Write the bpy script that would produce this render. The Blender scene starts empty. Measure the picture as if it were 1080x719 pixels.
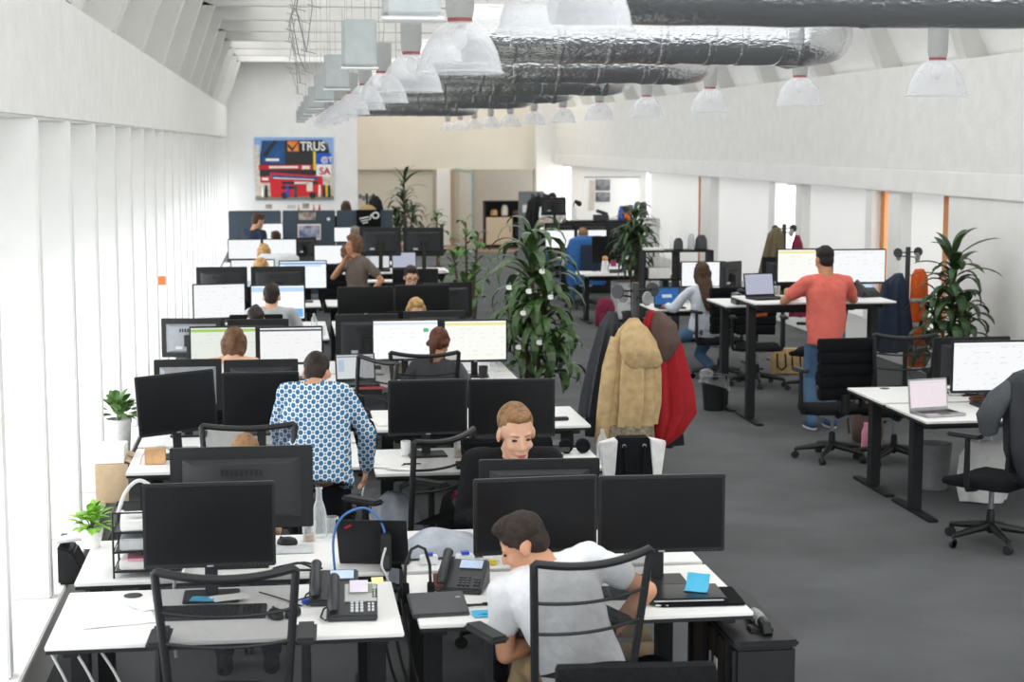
import bpy, bmesh, math, random
from mathutils import Vector, Matrix, Euler, noise
random.seed(7)
C = bpy.context.scene.collection
PI = math.pi
V = Vector
def R(d): return math.radians(d)
# ------------------------------------------------------------------ camera
F, VX, VY, EYE = 1750.0, 295.0, 150.5, 2.70
CAM_Y = V(((VX-540)/F, (359.5-VY)/F, -1)).normalized()
CAM_Z = V((0, 1, (359.5-VY)/F)).normalized()
CAM_X = CAM_Y.cross(CAM_Z)
def at(px, py, z=None, Y=None):
    """world point seen in direction (px,py), at height z or at depth Y"""
    p = V(((px-540)/F, (359.5-py)/F, -1))
    r = V((p.dot(CAM_X), p.dot(CAM_Y), p.dot(CAM_Z)))
    t = (z-EYE)/r.z if z is not None else Y/r.y
    return V((0, 0, EYE)) + r*t
cam = bpy.data.cameras.new('camera'); co = bpy.data.objects.new('camera', cam); C.objects.link(co)
cam.sensor_width = 36; cam.lens = 36*F/1080; cam.clip_end = 200; cam.clip_start = .05
M = Matrix((CAM_X, CAM_Y, CAM_Z)).to_4x4(); M.translation = V((0, 0, EYE)); co.matrix_world = M
cam.dof.use_dof = True; cam.dof.focus_distance = 9.0; cam.dof.aperture_fstop = 4.0
bpy.context.scene.camera = co
# ------------------------------------------------------------------ materials
MAT = {}
def lin(c):
    if isinstance(c, str):
        c = [int(c[i:i+2], 16)/255 for i in (0, 2, 4)]
    return tuple(x/12.92 if x <= .04045 else ((x+.055)/1.055)**2.4 for x in c)+(1,)
def mat(key, col, rough=.6, metal=0, var=.08, scale=20, bump=0, bscale=200, spec=.5, coat=0, col2=None, alpha=1, emit=0):
    if key in MAT: return MAT[key]
    m = bpy.data.materials.new(key); m.use_nodes = True; n = m.node_tree.nodes; l = m.node_tree.links
    b = n['Principled BSDF']; c = lin(col)
    b.inputs['Roughness'].default_value = rough; b.inputs['Metallic'].default_value = metal
    b.inputs['Specular IOR Level'].default_value = spec; b.inputs['Coat Weight'].default_value = coat
    tc = n.new('ShaderNodeTexCoord'); nz = n.new('ShaderNodeTexNoise'); nz.inputs['Scale'].default_value = scale; nz.inputs['Detail'].default_value = 3
    l.new(tc.outputs['Object'], nz.inputs['Vector'])
    rp = n.new('ShaderNodeValToRGB'); e = rp.color_ramp.elements
    c2 = lin(col2) if col2 else tuple(min(1, x*(1+var)) for x in c[:3])+(1,)
    e[0].position = .35; e[1].position = .65
    e[0].color = c if col2 else tuple(x*(1-var) for x in c[:3])+(1,); e[1].color = c2
    l.new(nz.outputs['Fac'], rp.inputs['Fac']); l.new(rp.outputs['Color'], b.inputs['Base Color'])
    if bump:
        n2 = n.new('ShaderNodeTexNoise'); n2.inputs['Scale'].default_value = bscale; n2.inputs['Detail'].default_value = 4
        l.new(tc.outputs['Object'], n2.inputs['Vector'])
        bp = n.new('ShaderNodeBump'); bp.inputs['Strength'].default_value = bump; bp.inputs['Distance'].default_value = .02
        l.new(n2.outputs['Fac'], bp.inputs['Height']); l.new(bp.outputs['Normal'], b.inputs['Normal'])
    if emit:
        b.inputs['Emission Strength'].default_value = emit; l.new(rp.outputs['Color'], b.inputs['Emission Color'])
    if alpha < 1: b.inputs['Alpha'].default_value = alpha
    MAT[key] = m; return m
def glow(key, col, s):
    if key in MAT: return MAT[key]
    m = bpy.data.materials.new(key); m.use_nodes = True; n = m.node_tree.nodes; n.clear()
    e = n.new('ShaderNodeEmission'); e.inputs[0].default_value = lin(col); e.inputs[1].default_value = s
    o = n.new('ShaderNodeOutputMaterial'); m.node_tree.links.new(e.outputs[0], o.inputs[0]); MAT[key] = m; return m
def screen(key, header, hh, page, s=1.0, block=None):
    """lit monitor: page colour, a header bar and faint text rows, from the object's own coordinates (generated)"""
    m = bpy.data.materials.new(key); m.use_nodes = True; n = m.node_tree.nodes; l = m.node_tree.links; n.clear()
    tc = n.new('ShaderNodeTexCoord'); sp = n.new('ShaderNodeSeparateXYZ'); l.new(tc.outputs['Generated'], sp.inputs[0])
    def math_(op, a, b):
        x = n.new('ShaderNodeMath'); x.operation = op
        for i, v in enumerate((a, b)):
            if isinstance(v, (int, float)): x.inputs[i].default_value = v
            else: l.new(v, x.inputs[i])
        return x.outputs[0]
    def mix(f, a, b):
        x = n.new('ShaderNodeMix'); x.data_type = 'RGBA'; l.new(f, x.inputs['Factor'])
        for k, v in ((6, a), (7, b)):
            if isinstance(v, tuple): x.inputs[k].default_value = v
            else: l.new(v, x.inputs[k])
        return x.outputs[2]
    z, u = sp.outputs['Z'], sp.outputs['X']
    rows = math_('LESS_THAN', math_('FRACT', math_('MULTIPLY', z, 9.0), 0), .22)
    nz = n.new('ShaderNodeTexNoise'); nz.inputs['Scale'].default_value = 9; l.new(tc.outputs['Generated'], nz.inputs['Vector'])
    rows = math_('MULTIPLY', rows, math_('GREATER_THAN', nz.outputs['Fac'], .56))
    rows = math_('MULTIPLY', rows, .35)
    col = mix(rows, lin(page), lin('b9c0c4'))
    if block:
        (x0, x1, z0, z1), bc = block
        f = math_('MULTIPLY', math_('MULTIPLY', math_('GREATER_THAN', u, x0), math_('LESS_THAN', u, x1)),
                  math_('MULTIPLY', math_('GREATER_THAN', z, z0), math_('LESS_THAN', z, z1)))
        col = mix(f, col, lin(bc))
    hd = math_('MULTIPLY', math_('GREATER_THAN', z, .94-hh), math_('LESS_THAN', z, .96))
    col = mix(hd, col, lin(header))
    e = n.new('ShaderNodeEmission'); l.new(col, e.inputs[0]); e.inputs[1].default_value = s
    o = n.new('ShaderNodeOutputMaterial'); l.new(e.outputs[0], o.inputs[0]); MAT[key] = m; return m
def clear(key, col, fac, rough=.08, gloss=.25):
    """see-through plastic / glass / mesh: transparent mixed with tinted diffuse and gloss"""
    m = bpy.data.materials.new(key); m.use_nodes = True; n = m.node_tree.nodes; l = m.node_tree.links; n.clear()
    t = n.new('ShaderNodeBsdfTransparent'); d = n.new('ShaderNodeBsdfPrincipled'); d.inputs['Base Color'].default_value = lin(col); d.inputs['Roughness'].default_value = rough
    lw = n.new('ShaderNodeLayerWeight'); lw.inputs['Blend'].default_value = .35
    nz = n.new('ShaderNodeTexNoise'); nz.inputs['Scale'].default_value = 14
    a = n.new('ShaderNodeMath'); a.operation = 'MULTIPLY_ADD'; l.new(lw.outputs['Facing'], a.inputs[0]); a.inputs[1].default_value = gloss; a.inputs[2].default_value = fac-.05
    b = n.new('ShaderNodeMath'); b.operation = 'MULTIPLY_ADD'; l.new(nz.outputs['Fac'], b.inputs[0]); b.inputs[1].default_value = .1; l.new(a.outputs[0], b.inputs[2]); b.use_clamp = True
    x = n.new('ShaderNodeMixShader'); l.new(b.outputs[0], x.inputs[0]); l.new(t.outputs[0], x.inputs[1]); l.new(d.outputs[0], x.inputs[2])
    o = n.new('ShaderNodeOutputMaterial'); l.new(x.outputs[0], o.inputs[0]); MAT[key] = m; return m

mat('white_wall', 'eeeeec', .8, var=.025, scale=3, bump=.12, bscale=30)
mat('white_brick', 'e6e6e3', .85, var=.03, scale=5, bump=.25, bscale=16)
mat('grey_wall', 'c9c9c6', .8, var=.03, scale=4)
mat('cream_wall', 'e3ddd0', .85, var=.02, scale=2)
mat('ceiling_white', 'f0f0ee', .85, var=.02, scale=3)
mat('rib_grey', 'dcdcd8', .85, var=.03, scale=3)
mat('brown_floor', '8d7361', .6, var=.1, scale=2)
mat('desk_white', 'f1f1ef', .45, var=.01, scale=6, spec=.4)
mat('black_metal', '1d1e20', .5, var=.1, spec=.35)
mat('black_plastic', '202123', .45, var=.08, spec=.4)
mat('grey_plastic', '3a3c3f', .5, var=.06)
mat('dark_screen', '121315', .28, var=.15, scale=4, spec=.3)
mat('bezel', '1b1c1e', .42, var=.08, spec=.4)
mat('bezel_back', '25272a', .5, var=.06)
mat('pale_back', '8f9499', .45, var=.05)  # pale tone holds the sky reflected on a monitor back by the window
mat('caster', '2a2b2d', .4)
mat('chrome', 'b8babc', .25, metal=1)
mat('black_fabric', '1a1b1d', .9, var=.2, scale=60, bump=.3, bscale=300, spec=.1)
mat('lumbar', '26282a', .6)
clear('chair_mesh', '1c1d1f', .52, .8, .12)
clear('dome', 'e4e6ea', .20, .10, .36)
clear('glass', 'e8eeee', .16, .05, .4)
clear('liner', 'd9dcdf', .16, .2, .4)
clear('window_glass', 'e6ecec', .12, .05, .3)
mat('lamp_grey', 'a5a7a5', .5, var=.03)
mat('ballast_grey', 'a9b0b0', .5, var=.05)
mat('lamp_red', '9c5050', .5)
mat('paper', 'f2f2ef', .8, var=.02)
mat('blue_note', '4fb6dd', .7, var=.03)
mat('lilac_note', 'ddd6e6', .7, var=.03)
mat('yellow_note', 'e6dfa0', .7, var=.03)
mat('cardboard', 'cbb291', .85, var=.06)
mat('cardboard_dark', 'a98c66', .85, var=.06)
mat('wood', 'cda273', .6, var=.2, scale=9)
mat('orange_wood', 'd08a52', .5, var=.08)
mat('terracotta', 'a05a3c', .8)
mat('pot_white', 'e8e8e6', .4)
mat('pot_dark', '3b3a38', .6)
mat('soil', '33291f', .95)
mat('leaf_dark', '2f4a25', .45, var=.4, scale=7, spec=.5)
mat('leaf_mid', '4c7134', .45, var=.35, scale=7)
mat('leaf_bright', '8bbd48', .5, var=.3, scale=18)
mat('bark', '6d5a44', .9, var=.2)
mat('phone_dark', '2b2e32', .4, var=.05)
mat('phone_silver', 'b3b5b2', .4, var=.03)
mat('lcd', '7f8a72', .3)
mat('lcd_blue', 'a9bdd6', .3, emit=.35)
mat('key_light', 'c9cccf', .5)
mat('white_plastic', 'ecedee', .35, var=.02)
mat('blue_cable', '3f74b4', .4)
mat('white_cable', 'dcdcda', .4)
mat('black_cable', '1a1a1b', .5)
mat('blue_plug', '2c55c4', .4)
mat('silver', 'bfc1c4', .3, metal=.8)
mat('red', 'c5222f', .6)
mat('yellow', 'e8cf2e', .6)
mat('navy_felt', '4a5560', .95, var=.06, scale=40)
mat('brown_leather', '6b3a2a', .5)
mat('pink_paper', 'e89ab0', .7)
mat('orange', 'e8702a', .6)
mat('magenta', 'b6245c', .7)
mat('lips', 'b4655f', .5)
mat('eye', '2a1d16', .2)
mat('drink', 'b88a52', .3)
mat('silver_bag', 'aab0ba', .4, var=.12, scale=12, bump=.4, bscale=25)
mat('white_bag', 'e4e4e2', .5, var=.05, bump=.4, bscale=22)
def duct_mat():
    m = bpy.data.materials.new('foil'); m.use_nodes = True; n = m.node_tree.nodes; l = m.node_tree.links; b = n['Principled BSDF']
    b.inputs['Base Color'].default_value = (.60, .61, .62, 1); b.inputs['Metallic'].default_value = 1; b.inputs['Roughness'].default_value = .25
    tc = n.new('ShaderNodeTexCoord'); nz = n.new('ShaderNodeTexNoise'); nz.inputs['Scale'].default_value = 55; nz.inputs['Detail'].default_value = 3
    mp = n.new('ShaderNodeMapping'); mp.inputs['Scale'].default_value = (.5, 1, 1); l.new(tc.outputs['Object'], mp.inputs[0]); l.new(mp.outputs[0], nz.inputs['Vector'])
    bp = n.new('ShaderNodeBump'); bp.inputs['Strength'].default_value = .35; bp.inputs['Distance'].default_value = .02
    l.new(nz.outputs['Fac'], bp.inputs['Height']); l.new(bp.outputs['Normal'], b.inputs['Normal']); MAT['foil'] = m
duct_mat()
def carpet_mat():
    m = bpy.data.materials.new('carpet'); m.use_nodes = True; n = m.node_tree.nodes; l = m.node_tree.links; b = n['Principled BSDF']
    b.inputs['Roughness'].default_value = .95; b.inputs['Specular IOR Level'].default_value = .08
    tc = n.new('ShaderNodeTexCoord')
    a = n.new('ShaderNodeTexNoise'); a.inputs['Scale'].default_value = 1.1; a.inputs['Detail'].default_value = 4
    c = n.new('ShaderNodeTexNoise'); c.inputs['Scale'].default_value = 160
    l.new(tc.outputs['Object'], a.inputs[0]); l.new(tc.outputs['Object'], c.inputs[0])
    ad = n.new('ShaderNodeMath'); ad.operation = 'MULTIPLY_ADD'; l.new(c.outputs['Fac'], ad.inputs[0]); ad.inputs[1].default_value = .5; l.new(a.outputs['Fac'], ad.inputs[2])
    rp = n.new('ShaderNodeValToRGB'); e = rp.color_ramp.elements; e[0].position = .45; e[1].position = 1.05; e[0].color = lin('505253'); e[1].color = lin('696b6d')
    l.new(ad.outputs[0], rp.inputs[0]); l.new(rp.outputs[0], b.inputs['Base Color'])
    bp = n.new('ShaderNodeBump'); bp.inputs['Strength'].default_value = .3; bp.inputs['Distance'].default_value = .01
    l.new(c.outputs['Fac'], bp.inputs['Height']); l.new(bp.outputs['Normal'], b.inputs['Normal']); MAT['carpet'] = m
carpet_mat()
def dots_mat():
    """white blouse with staggered rows of blue discs and small dark dots"""
    m = bpy.data.materials.new('dot_print'); m.use_nodes = True; n = m.node_tree.nodes; l = m.node_tree.links; b = n['Principled BSDF']; b.inputs['Roughness'].default_value = .85
    tc = n.new('ShaderNodeTexCoord'); sp = n.new('ShaderNodeSeparateXYZ'); l.new(tc.outputs['Object'], sp.inputs[0])
    def mth(op, *a):
        x = n.new('ShaderNodeMath'); x.operation = op
        for i, v in enumerate(a):
            if isinstance(v, (int, float)): x.inputs[i].default_value = v
            else: l.new(v, x.inputs[i])
        return x.outputs[0]
    def disc(P, ox, oz, r):
        fx = mth('SUBTRACT', mth('FRACT', mth('ADD', mth('DIVIDE', sp.outputs['X'], P), ox)), .5)
        fz = mth('SUBTRACT', mth('FRACT', mth('ADD', mth('DIVIDE', sp.outputs['Z'], P), oz)), .5)
        d = mth('ADD', mth('MULTIPLY', fx, fx), mth('MULTIPLY', fz, fz)); return mth('LESS_THAN', d, r*r)
    P = .046
    big = mth('MAXIMUM', disc(P, 0, 0, .25), disc(P, .5, .5, .25)); sm = mth('MAXIMUM', disc(P, .5, 0, .1), disc(P, 0, .5, .1))
    ring = mth('MAXIMUM', disc(P, 0, 0, .30), disc(P, .5, .5, .30))
    col = None
    def mix(f, a, c):
        x = n.new('ShaderNodeMix'); x.data_type = 'RGBA'; l.new(f, x.inputs['Factor'])
        if isinstance(a, tuple): x.inputs[6].default_value = a
        else: l.new(a, x.inputs[6])
        x.inputs[7].default_value = c; return x.outputs[2]
    col = mix(ring, lin('dfe6ec'), lin('8fb6ce')); col = mix(big, col, lin('2f6b96')); col = mix(sm, col, lin('2b2f3a'))
    l.new(col, b.inputs['Base Color']); MAT['dot_print'] = m
dots_mat()
# ------------------------------------------------------------------ mesh builder
class MB:
    def __init__(s): s.v = []; s.f = []
    def add(s, vs, fs, mx=None):
        o = len(s.v); s.v += [tuple(mx @ V(v)) if mx else tuple(v) for v in vs]; s.f += [tuple(i+o for i in f) for f in fs]; return s
    def box(s, c, d, rot=None):
        x, y, z = (k/2 for k in d)
        vs = [(-x,-y,-z),(x,-y,-z),(x,y,-z),(-x,y,-z),(-x,-y,z),(x,-y,z),(x,y,z),(-x,y,z)]
        mx = Matrix.Translation(c) @ (Euler([R(a) for a in rot]).to_matrix().to_4x4() if rot else Matrix())
        return s.add(vs, [(3,2,1,0),(4,5,6,7),(0,1,5,4),(1,2,6,5),(2,3,7,6),(3,0,4,7)], mx)
    def rings(s, rings, cap=True, closed=True):
        n = len(rings[0]); vs = [p for r in rings for p in r]; fs = []
        m = n if closed else n-1
        for i in range(len(rings)-1):
            for j in range(m): fs.append((i*n+j, i*n+(j+1) % n, (i+1)*n+(j+1) % n, (i+1)*n+j))
        if cap: fs += [tuple(reversed(range(n))), tuple((len(rings)-1)*n+j for j in range(n))]
        return s.add(vs, fs)
    def lathe(s, prof, c=(0,0,0), n=20, axis='z', cap=True):
        rr = []
        for r, h in prof:
            ring = []
            for j in range(n):
                a = 2*PI*j/n; x, y = r*math.cos(a), r*math.sin(a)
                p = {'z': (x, y, h), 'y': (x, h, -y), 'x': (h, x, y)}[axis]
                ring.append((p[0]+c[0], p[1]+c[1], p[2]+c[2]))
            rr.append(ring)
        return s.rings(rr, cap)
    def tube(s, pts, r, n=8, cap=True, flat=1):
        pts = [V(p) for p in pts]; rs = r if isinstance(r, (list, tuple)) else [r]*len(pts); rr = []; up = None
        for i, p in enumerate(pts):
            t = (pts[min(i+1, len(pts)-1)]-pts[max(i-1, 0)]).normalized()
            if up is None: up = V((0,0,1)) if abs(t.z) < .9 else V((0,1,0))
            a = t.cross(up); a = a.normalized() if a.length > 1e-5 else V((1,0,0)); b = a.cross(t).normalized(); up = b
            rr.append([p+a*rs[i]*math.cos(2*PI*k/n)+b*rs[i]*flat*math.sin(2*PI*k/n) for k in range(n)])
        return s.rings(rr, cap)
    def cap(s, p0, r0, p1, r1, n=12):
        """closed round cone"""
        p0, p1 = V(p0), V(p1); d = p1-p0; L = d.length
        if L < 1e-6: return s.ball(p0, (max(r0, r1),)*3)
        q = V((0,0,1)).rotation_difference(d/L).to_matrix().to_4x4(); mx = Matrix.Translation(p0) @ q
        prof = [(r0*math.sin(a), -r0*math.cos(a)) for a in (.12, .5, 1.0, PI/2)]+[(r1*math.cos(a), L+r1*math.sin(a)) for a in (0, .55, 1.05, 1.45)]
        return s.add(*MB().lathe(prof, n=n).raw(), mx)
    def raw(s): return s.v, s.f
    def ball(s, c, r, rot=None, n=16, m=9):
        mx = Matrix.Translation(c) @ (rot.to_4x4() if rot else Matrix())
        prof = []
        vs = []; fs = []
        for i in range(1, m):
            a = PI*i/m
            for j in range(n): b = 2*PI*j/n; vs.append((r[0]*math.sin(a)*math.cos(b), r[1]*math.sin(a)*math.sin(b), -r[2]*math.cos(a)))
        t = len(vs); vs += [(0,0,-r[2]), (0,0,r[2])]
        for i in range(m-2):
            for j in range(n): fs.append((i*n+j, i*n+(j+1) % n, (i+1)*n+(j+1) % n, (i+1)*n+j))
        for j in range(n): fs.append((t, (j+1) % n, j)); fs.append((t+1, (m-2)*n+j, (m-2)*n+(j+1) % n))
        return s.add(vs, fs, mx)
    def grid(s, fn, nu, nv):
        vs = [fn(i/nu, j/nv) for j in range(nv+1) for i in range(nu+1)]; w = nu+1
        return s.add(vs, [(j*w+i, j*w+i+1, (j+1)*w+i+1, (j+1)*w+i) for j in range(nv) for i in range(nu)])
    def prism(s, poly, y0, y1):
        n = len(poly); return s.add([(x, y0, z) for x, z in poly]+[(x, y1, z) for x, z in poly],
            [tuple(range(n)), tuple(reversed(range(n, 2*n)))]+[((i+1) % n, i, n+i, n+(i+1) % n) for i in range(n)])
    def mesh(s, name, bevel=0, smooth=35):
        me = bpy.data.meshes.new(name); me.from_pydata([tuple(v) for v in s.v], [], s.f)
        bm = bmesh.new(); bm.from_mesh(me)
        bmesh.ops.recalc_face_normals(bm, faces=bm.faces)
        if bevel:
            ed = [e for e in bm.edges if len(e.link_faces) == 2 and e.calc_face_angle(0) > .6]
            bmesh.ops.bevel(bm, geom=ed, offset=bevel, segments=2, affect='EDGES', clamp_overlap=True)
        bm.to_mesh(me); bm.free()
        if smooth:
            me.shade_smooth(); me.set_sharp_from_angle(angle=R(smooth))
        return me
    def build(s, name, m, parent=None, bevel=0, smooth=35, label=None):
        o = bpy.data.objects.new(name, s.mesh(name, bevel, smooth)); C.objects.link(o)
        o.data.materials.append(MAT[m] if isinstance(m, str) else m)
        if parent: o.parent = parent
        if label: o['label'] = label
        return o
def tag(o, label, cat, group=None, kind=None):
    o['label'] = label; o['category'] = cat
    if group: o['group'] = group
    if kind: o['kind'] = kind
    return o
def thing(name, label, cat, loc=(0,0,0), rz=0, group=None, rot=None):
    o = bpy.data.objects.new(name, None); C.objects.link(o); o.location = loc; o.empty_display_size = .1
    o.rotation_euler = [R(a) for a in rot] if rot else (0, 0, R(rz)); return tag(o, label, cat, group)
def place(o, loc, rz=0, rot=None):
    o.location = loc; o.rotation_euler = [R(a) for a in rot] if rot else (0, 0, R(rz)); return o
def copy_tree(o, parent=None):
    c = o.copy(); C.objects.link(c)
    if parent: c.parent = parent
    for ch in list(o.children): copy_tree(ch, c)
    return c
PROTO = {}
def inst(key, builder, label, cat, loc, rz=0, group=None, rot=None):
    if key not in PROTO: PROTO[key] = o = builder()
    else:
        o = copy_tree(PROTO[key])
        for k in ('group',):
            if k in o: del o[k]
    place(o, loc, rz, rot); return tag(o, label, cat, group)
def struct(name, mb, m, **k):
    o = mb.build(name, m, **k); o['kind'] = 'structure'; return o
ORD = ['first', 'second', 'third', 'fourth', 'fifth', 'sixth', 'seventh', 'eighth', 'ninth', 'tenth', 'eleventh', 'twelfth', 'thirteenth', 'fourteenth']
# ------------------------------------------------------------------ furniture
mat('grey_cream', 'd6d2c6', .85, var=.02); mat('teal_metal', '8fb0ae', .4); mat('beige_door', 'dccbb0', .6, var=.03)
def desk(h=.74, w=1.41, d=.80):
    def b():
        t = thing('office_desk', '', '')
        MB().box((w/2, d/2, h-.009), (w, d, .018)).build('desktop', 'desk_white', t, bevel=.003)
        MB().box((w/2, d/2, h-.026), (w-.006, d-.006, .016)).build('edge_board', 'black_plastic', t)
        MB().box((w/2, d/2+.05, h-.075), (w-.2, .06, .06)).box((w/2, d/2-.12, h-.075), (w-.2, .04, .05)).build('crossbeam', 'black_metal', t)
        MB().box((w/2, d-.14, h-.13), (w-.5, .14, .012)).build('cable_tray', 'black_metal', t)
        MB().lathe([(.04, h), (.04, h+.003), (.034, h+.004)], (.28, d-.09, 0), 18).build('cable_grommet', 'grey_plastic', t)
        for x in (.09, w-.09):
            l = MB().box((x, d/2, h/2-.01), (.075, .10, h-.07)).box((x, d/2, h-.05), (.06, d-.12, .035)).build('leg', 'black_metal', t, bevel=.004)
            MB().box((x, d/2, .012), (.075, d-.06, .024)).build('foot', 'black_metal', l, bevel=.006)
        return t
    return ('desk', h, w, d), b
def put_desk(label, x, y, rz=0, h=.74, w=1.41, d=.80, group='white desks'):
    key, b = desk(h, w, d); return inst(key, b, label, 'desk', (x, y, 0), rz, group)
def monitor(w=.54, h=.345, zb=.13, scr='dark_screen', back='bezel_back', label_=False):
    def b():
        t = thing('computer_monitor', '', '')
        zc = zb+h/2
        hs = MB().box((0, 0, zc), (w, .028, h)).build('housing', 'bezel', t, bevel=.005)
        MB().box((0, -.0145, zc+.004), (w-.026, .003, h-.034)).build('screen', scr, t)
        MB().rings([[(-w*.42, .012, zc-h*.38), (w*.42, .012, zc-h*.38), (w*.42, .012, zc+h*.36), (-w*.42, .012, zc+h*.36)],
                    [(-w*.34, .04, zc-h*.32), (w*.34, .04, zc-h*.32), (w*.34, .04, zc+h*.30), (-w*.34, .04, zc+h*.30)]]).build('back_cover', back, t)
        vm = MB()
        for i in range(9): vm.box((-.09+i*.0225, .041, zc+h*.2), (.012, .004, .03))
        vm.build('vent', 'black_plastic', t)
        MB().box((w*.2, .0415, zc-h*.24), (.06, .003, .025)).build('rating_sticker', 'key_light', t)
        MB().box((0, .058, zc-.02), (.10, .05, .10)).box((0, .085, (zc)/2+.01), (.055, .022, zc)).build('neck', 'black_plastic', t, bevel=.004)
        MB().box((0, .05, .007), (.24, .19, .014)).build('base', 'black_plastic', t, bevel=.004)
        lb = MB()
        for i in range(5): lb.box((w/2-.04-i*.017, -.0152, zb+.008), (.007, .003, .004))
        lb.build('buttons', 'grey_plastic', t)
        MB().box((0, -.0152, zb+.008), (.028, .003, .007)).build('badge', 'silver', t)
        return t
    return ('mon', w, h, zb, scr, back), b
def put_mon(label, x, y, z=.74, rz=0, group=None, rot=None, **k):
    key, b = monitor(**k); return inst(key, b, label, 'monitor', (x, y, z), rz, group, rot)
def star_base(t, col_h):
    MB().cap((0, 0, .10), .03, (0, 0, .22), .028, 14).build('column_sleeve', 'black_plastic', t)
    MB().lathe([(.018, .2), (.018, col_h)], n=14).build('gas_column', 'chrome', t)
    bs = MB()
    for i in range(5):
        a = 2*PI*i/5+.3; bs.tube([(.02*math.cos(a), .02*math.sin(a), .125), (.17*math.cos(a), .17*math.sin(a), .105), (.31*math.cos(a), .31*math.sin(a), .085)], [.032, .026, .018], 8)
    bs.ball((0, 0, .12), (.05, .05, .035)); b = bs.build('star_base', 'black_plastic', t)
    for i in range(5):
        a = 2*PI*i/5+.3; x, y = .31*math.cos(a), .31*math.sin(a); m = MB()
        for s in (-1, 1): m.lathe([(.012, -.009), (.03, -.009), (.032, 0), (.03, .009), (.012, .009)], (x+s*.017*math.sin(a), y-s*.017*math.cos(a)*0+s*.0, .032), 12, 'y' if abs(math.cos(a)) > .7 else 'x')
        m.cap((x, y, .045), .012, (x, y, .085), .01, 8); m.build('caster', 'caster', b)
def mesh_chair():
    t = thing('mesh_office_chair', '', '')
    def bk(u, v):                                    # u across -1..1, v up 0..1
        hw = .215+.045*v; z = .56+.57*v; y = -.235-.07*v-.035*(1-u*u)*1.0+.06*(v-.4)**2*0
        return V((u*hw, y, z-.028*(1-u*u)*(v**6)))
    P = [bk(-1, v/10) for v in range(0, 10)]+[bk(-1+.04*0, .985), bk(-.96, 1)]+[bk(u/10, 1) for u in range(-9, 10)]+[bk(.96, 1), bk(1, .985)]+[bk(1, v/10) for v in range(9, -1, -1)]
    MB().tube(P, .0165, 10).build('back_frame', 'black_plastic', t)
    MB().grid(lambda u, v: bk((u*2-1)*.96, .02+v*.965), 16, 14).build('mesh_panel', 'chair_mesh', t)
    for v in (.50, .72): MB().tube([bk(u/8, v)+V((0, -.004, -.012*(1-(u/8)**2))) for u in range(-8, 9)], .0055, 8, flat=1.3).build('back_slat', 'black_plastic', t)
    MB().grid(lambda u, v: bk((u*2-1)*.93, .19+.055*math.sin(u*PI)*(2*v-1)+.05*0)+V((0, .012-.012*abs(2*v-1), 0)), 14, 6).build('lumbar_pad', 'lumbar', t)
    MB().tube([bk(u/6, 0) for u in range(-6, 7)], .018, 8).build('lower_rail', 'black_plastic', t)
    MB().tube([(0, -.27, .58), (0, -.25, .46), (0, -.12, .40), (0, 0, .40)], [.03, .035, .035, .045], 10).build('back_bracket', 'black_plastic', t)
    seat_and_arms(t)
    star_base(t, .40)
    return t
def seat_and_arms(t, arm=.775):
    m = MB()
    def sec(y, hw, z0, z1): return [(-hw, y, z0), (-hw*1.02, y, (z0+z1)/2), (-hw*.92, y, z1), (0, y, z1-.012), (hw*.92, y, z1), (hw*1.02, y, (z0+z1)/2), (hw, y, z0), (0, y, z0-.005)]
    m.rings([sec(-.23, .20, .42, .455), sec(-.2, .225, .415, .47), sec(0, .245, .41, .475), sec(.18, .24, .41, .475), sec(.245, .22, .415, .455), sec(.26, .20, .425, .44)])
    m.build('seat', 'black_fabric', t, smooth=60)
    for s in (-1, 1):
        a = MB().tube([(s*.16, .02, .40), (s*.27, .02, .41), (s*.285, .02, .46), (s*.285, .02, arm-.02)], [.02, .02, .022, .018], 8).build('armrest', 'black_plastic', t)
        MB().box((s*.285, .04, arm), (.085, .25, .03)).build('arm_pad', 'lumbar', a, bevel=.012)
def padded_chair():
    t = thing('padded_office_chair', '', '')
    m = MB()
    for i in range(5):
        z = .55+i*.105; y = -.235-.012*i; hw = .215+.008*i
        m.rings([[(-hw, y-.02, z), (hw, y-.02, z), (hw, y+.03, z), (-hw, y+.03, z)], [(-hw-.004, y-.03, z+.02), (hw+.004, y-.03, z+.02), (hw+.004, y+.045, z+.02), (-hw-.004, y+.045, z+.02)],
                 [(-hw-.006, y-.032, z+.085), (hw+.006, y-.032, z+.085), (hw+.006, y+.045, z+.085), (-hw-.006, y+.045, z+.085)], [(-hw, y-.022, z+.106), (hw, y-.022, z+.106), (hw, y+.03, z+.106), (-hw, y+.03, z+.106)]])
    m.build('backrest', 'black_fabric', t, smooth=30)
    MB().tube([(0, -.27, .60), (0, -.27, .46), (0, -.12, .40), (0, 0, .40)], [.04, .04, .035, .045], 10).build('back_bracket', 'black_plastic', t)
    MB().box((0, -.03, .39), (.2, .2, .05)).build('tilt_mechanism', 'silver', t, bevel=.01)
    seat_and_arms(t); star_base(t, .40)
    return t
def put_chair(label, x, y, rz=0, kind='mesh', group=None):
    return inst('chair_'+kind, mesh_chair if kind == 'mesh' else padded_chair, label, 'chair', (x, y, 0), rz, group)
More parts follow.
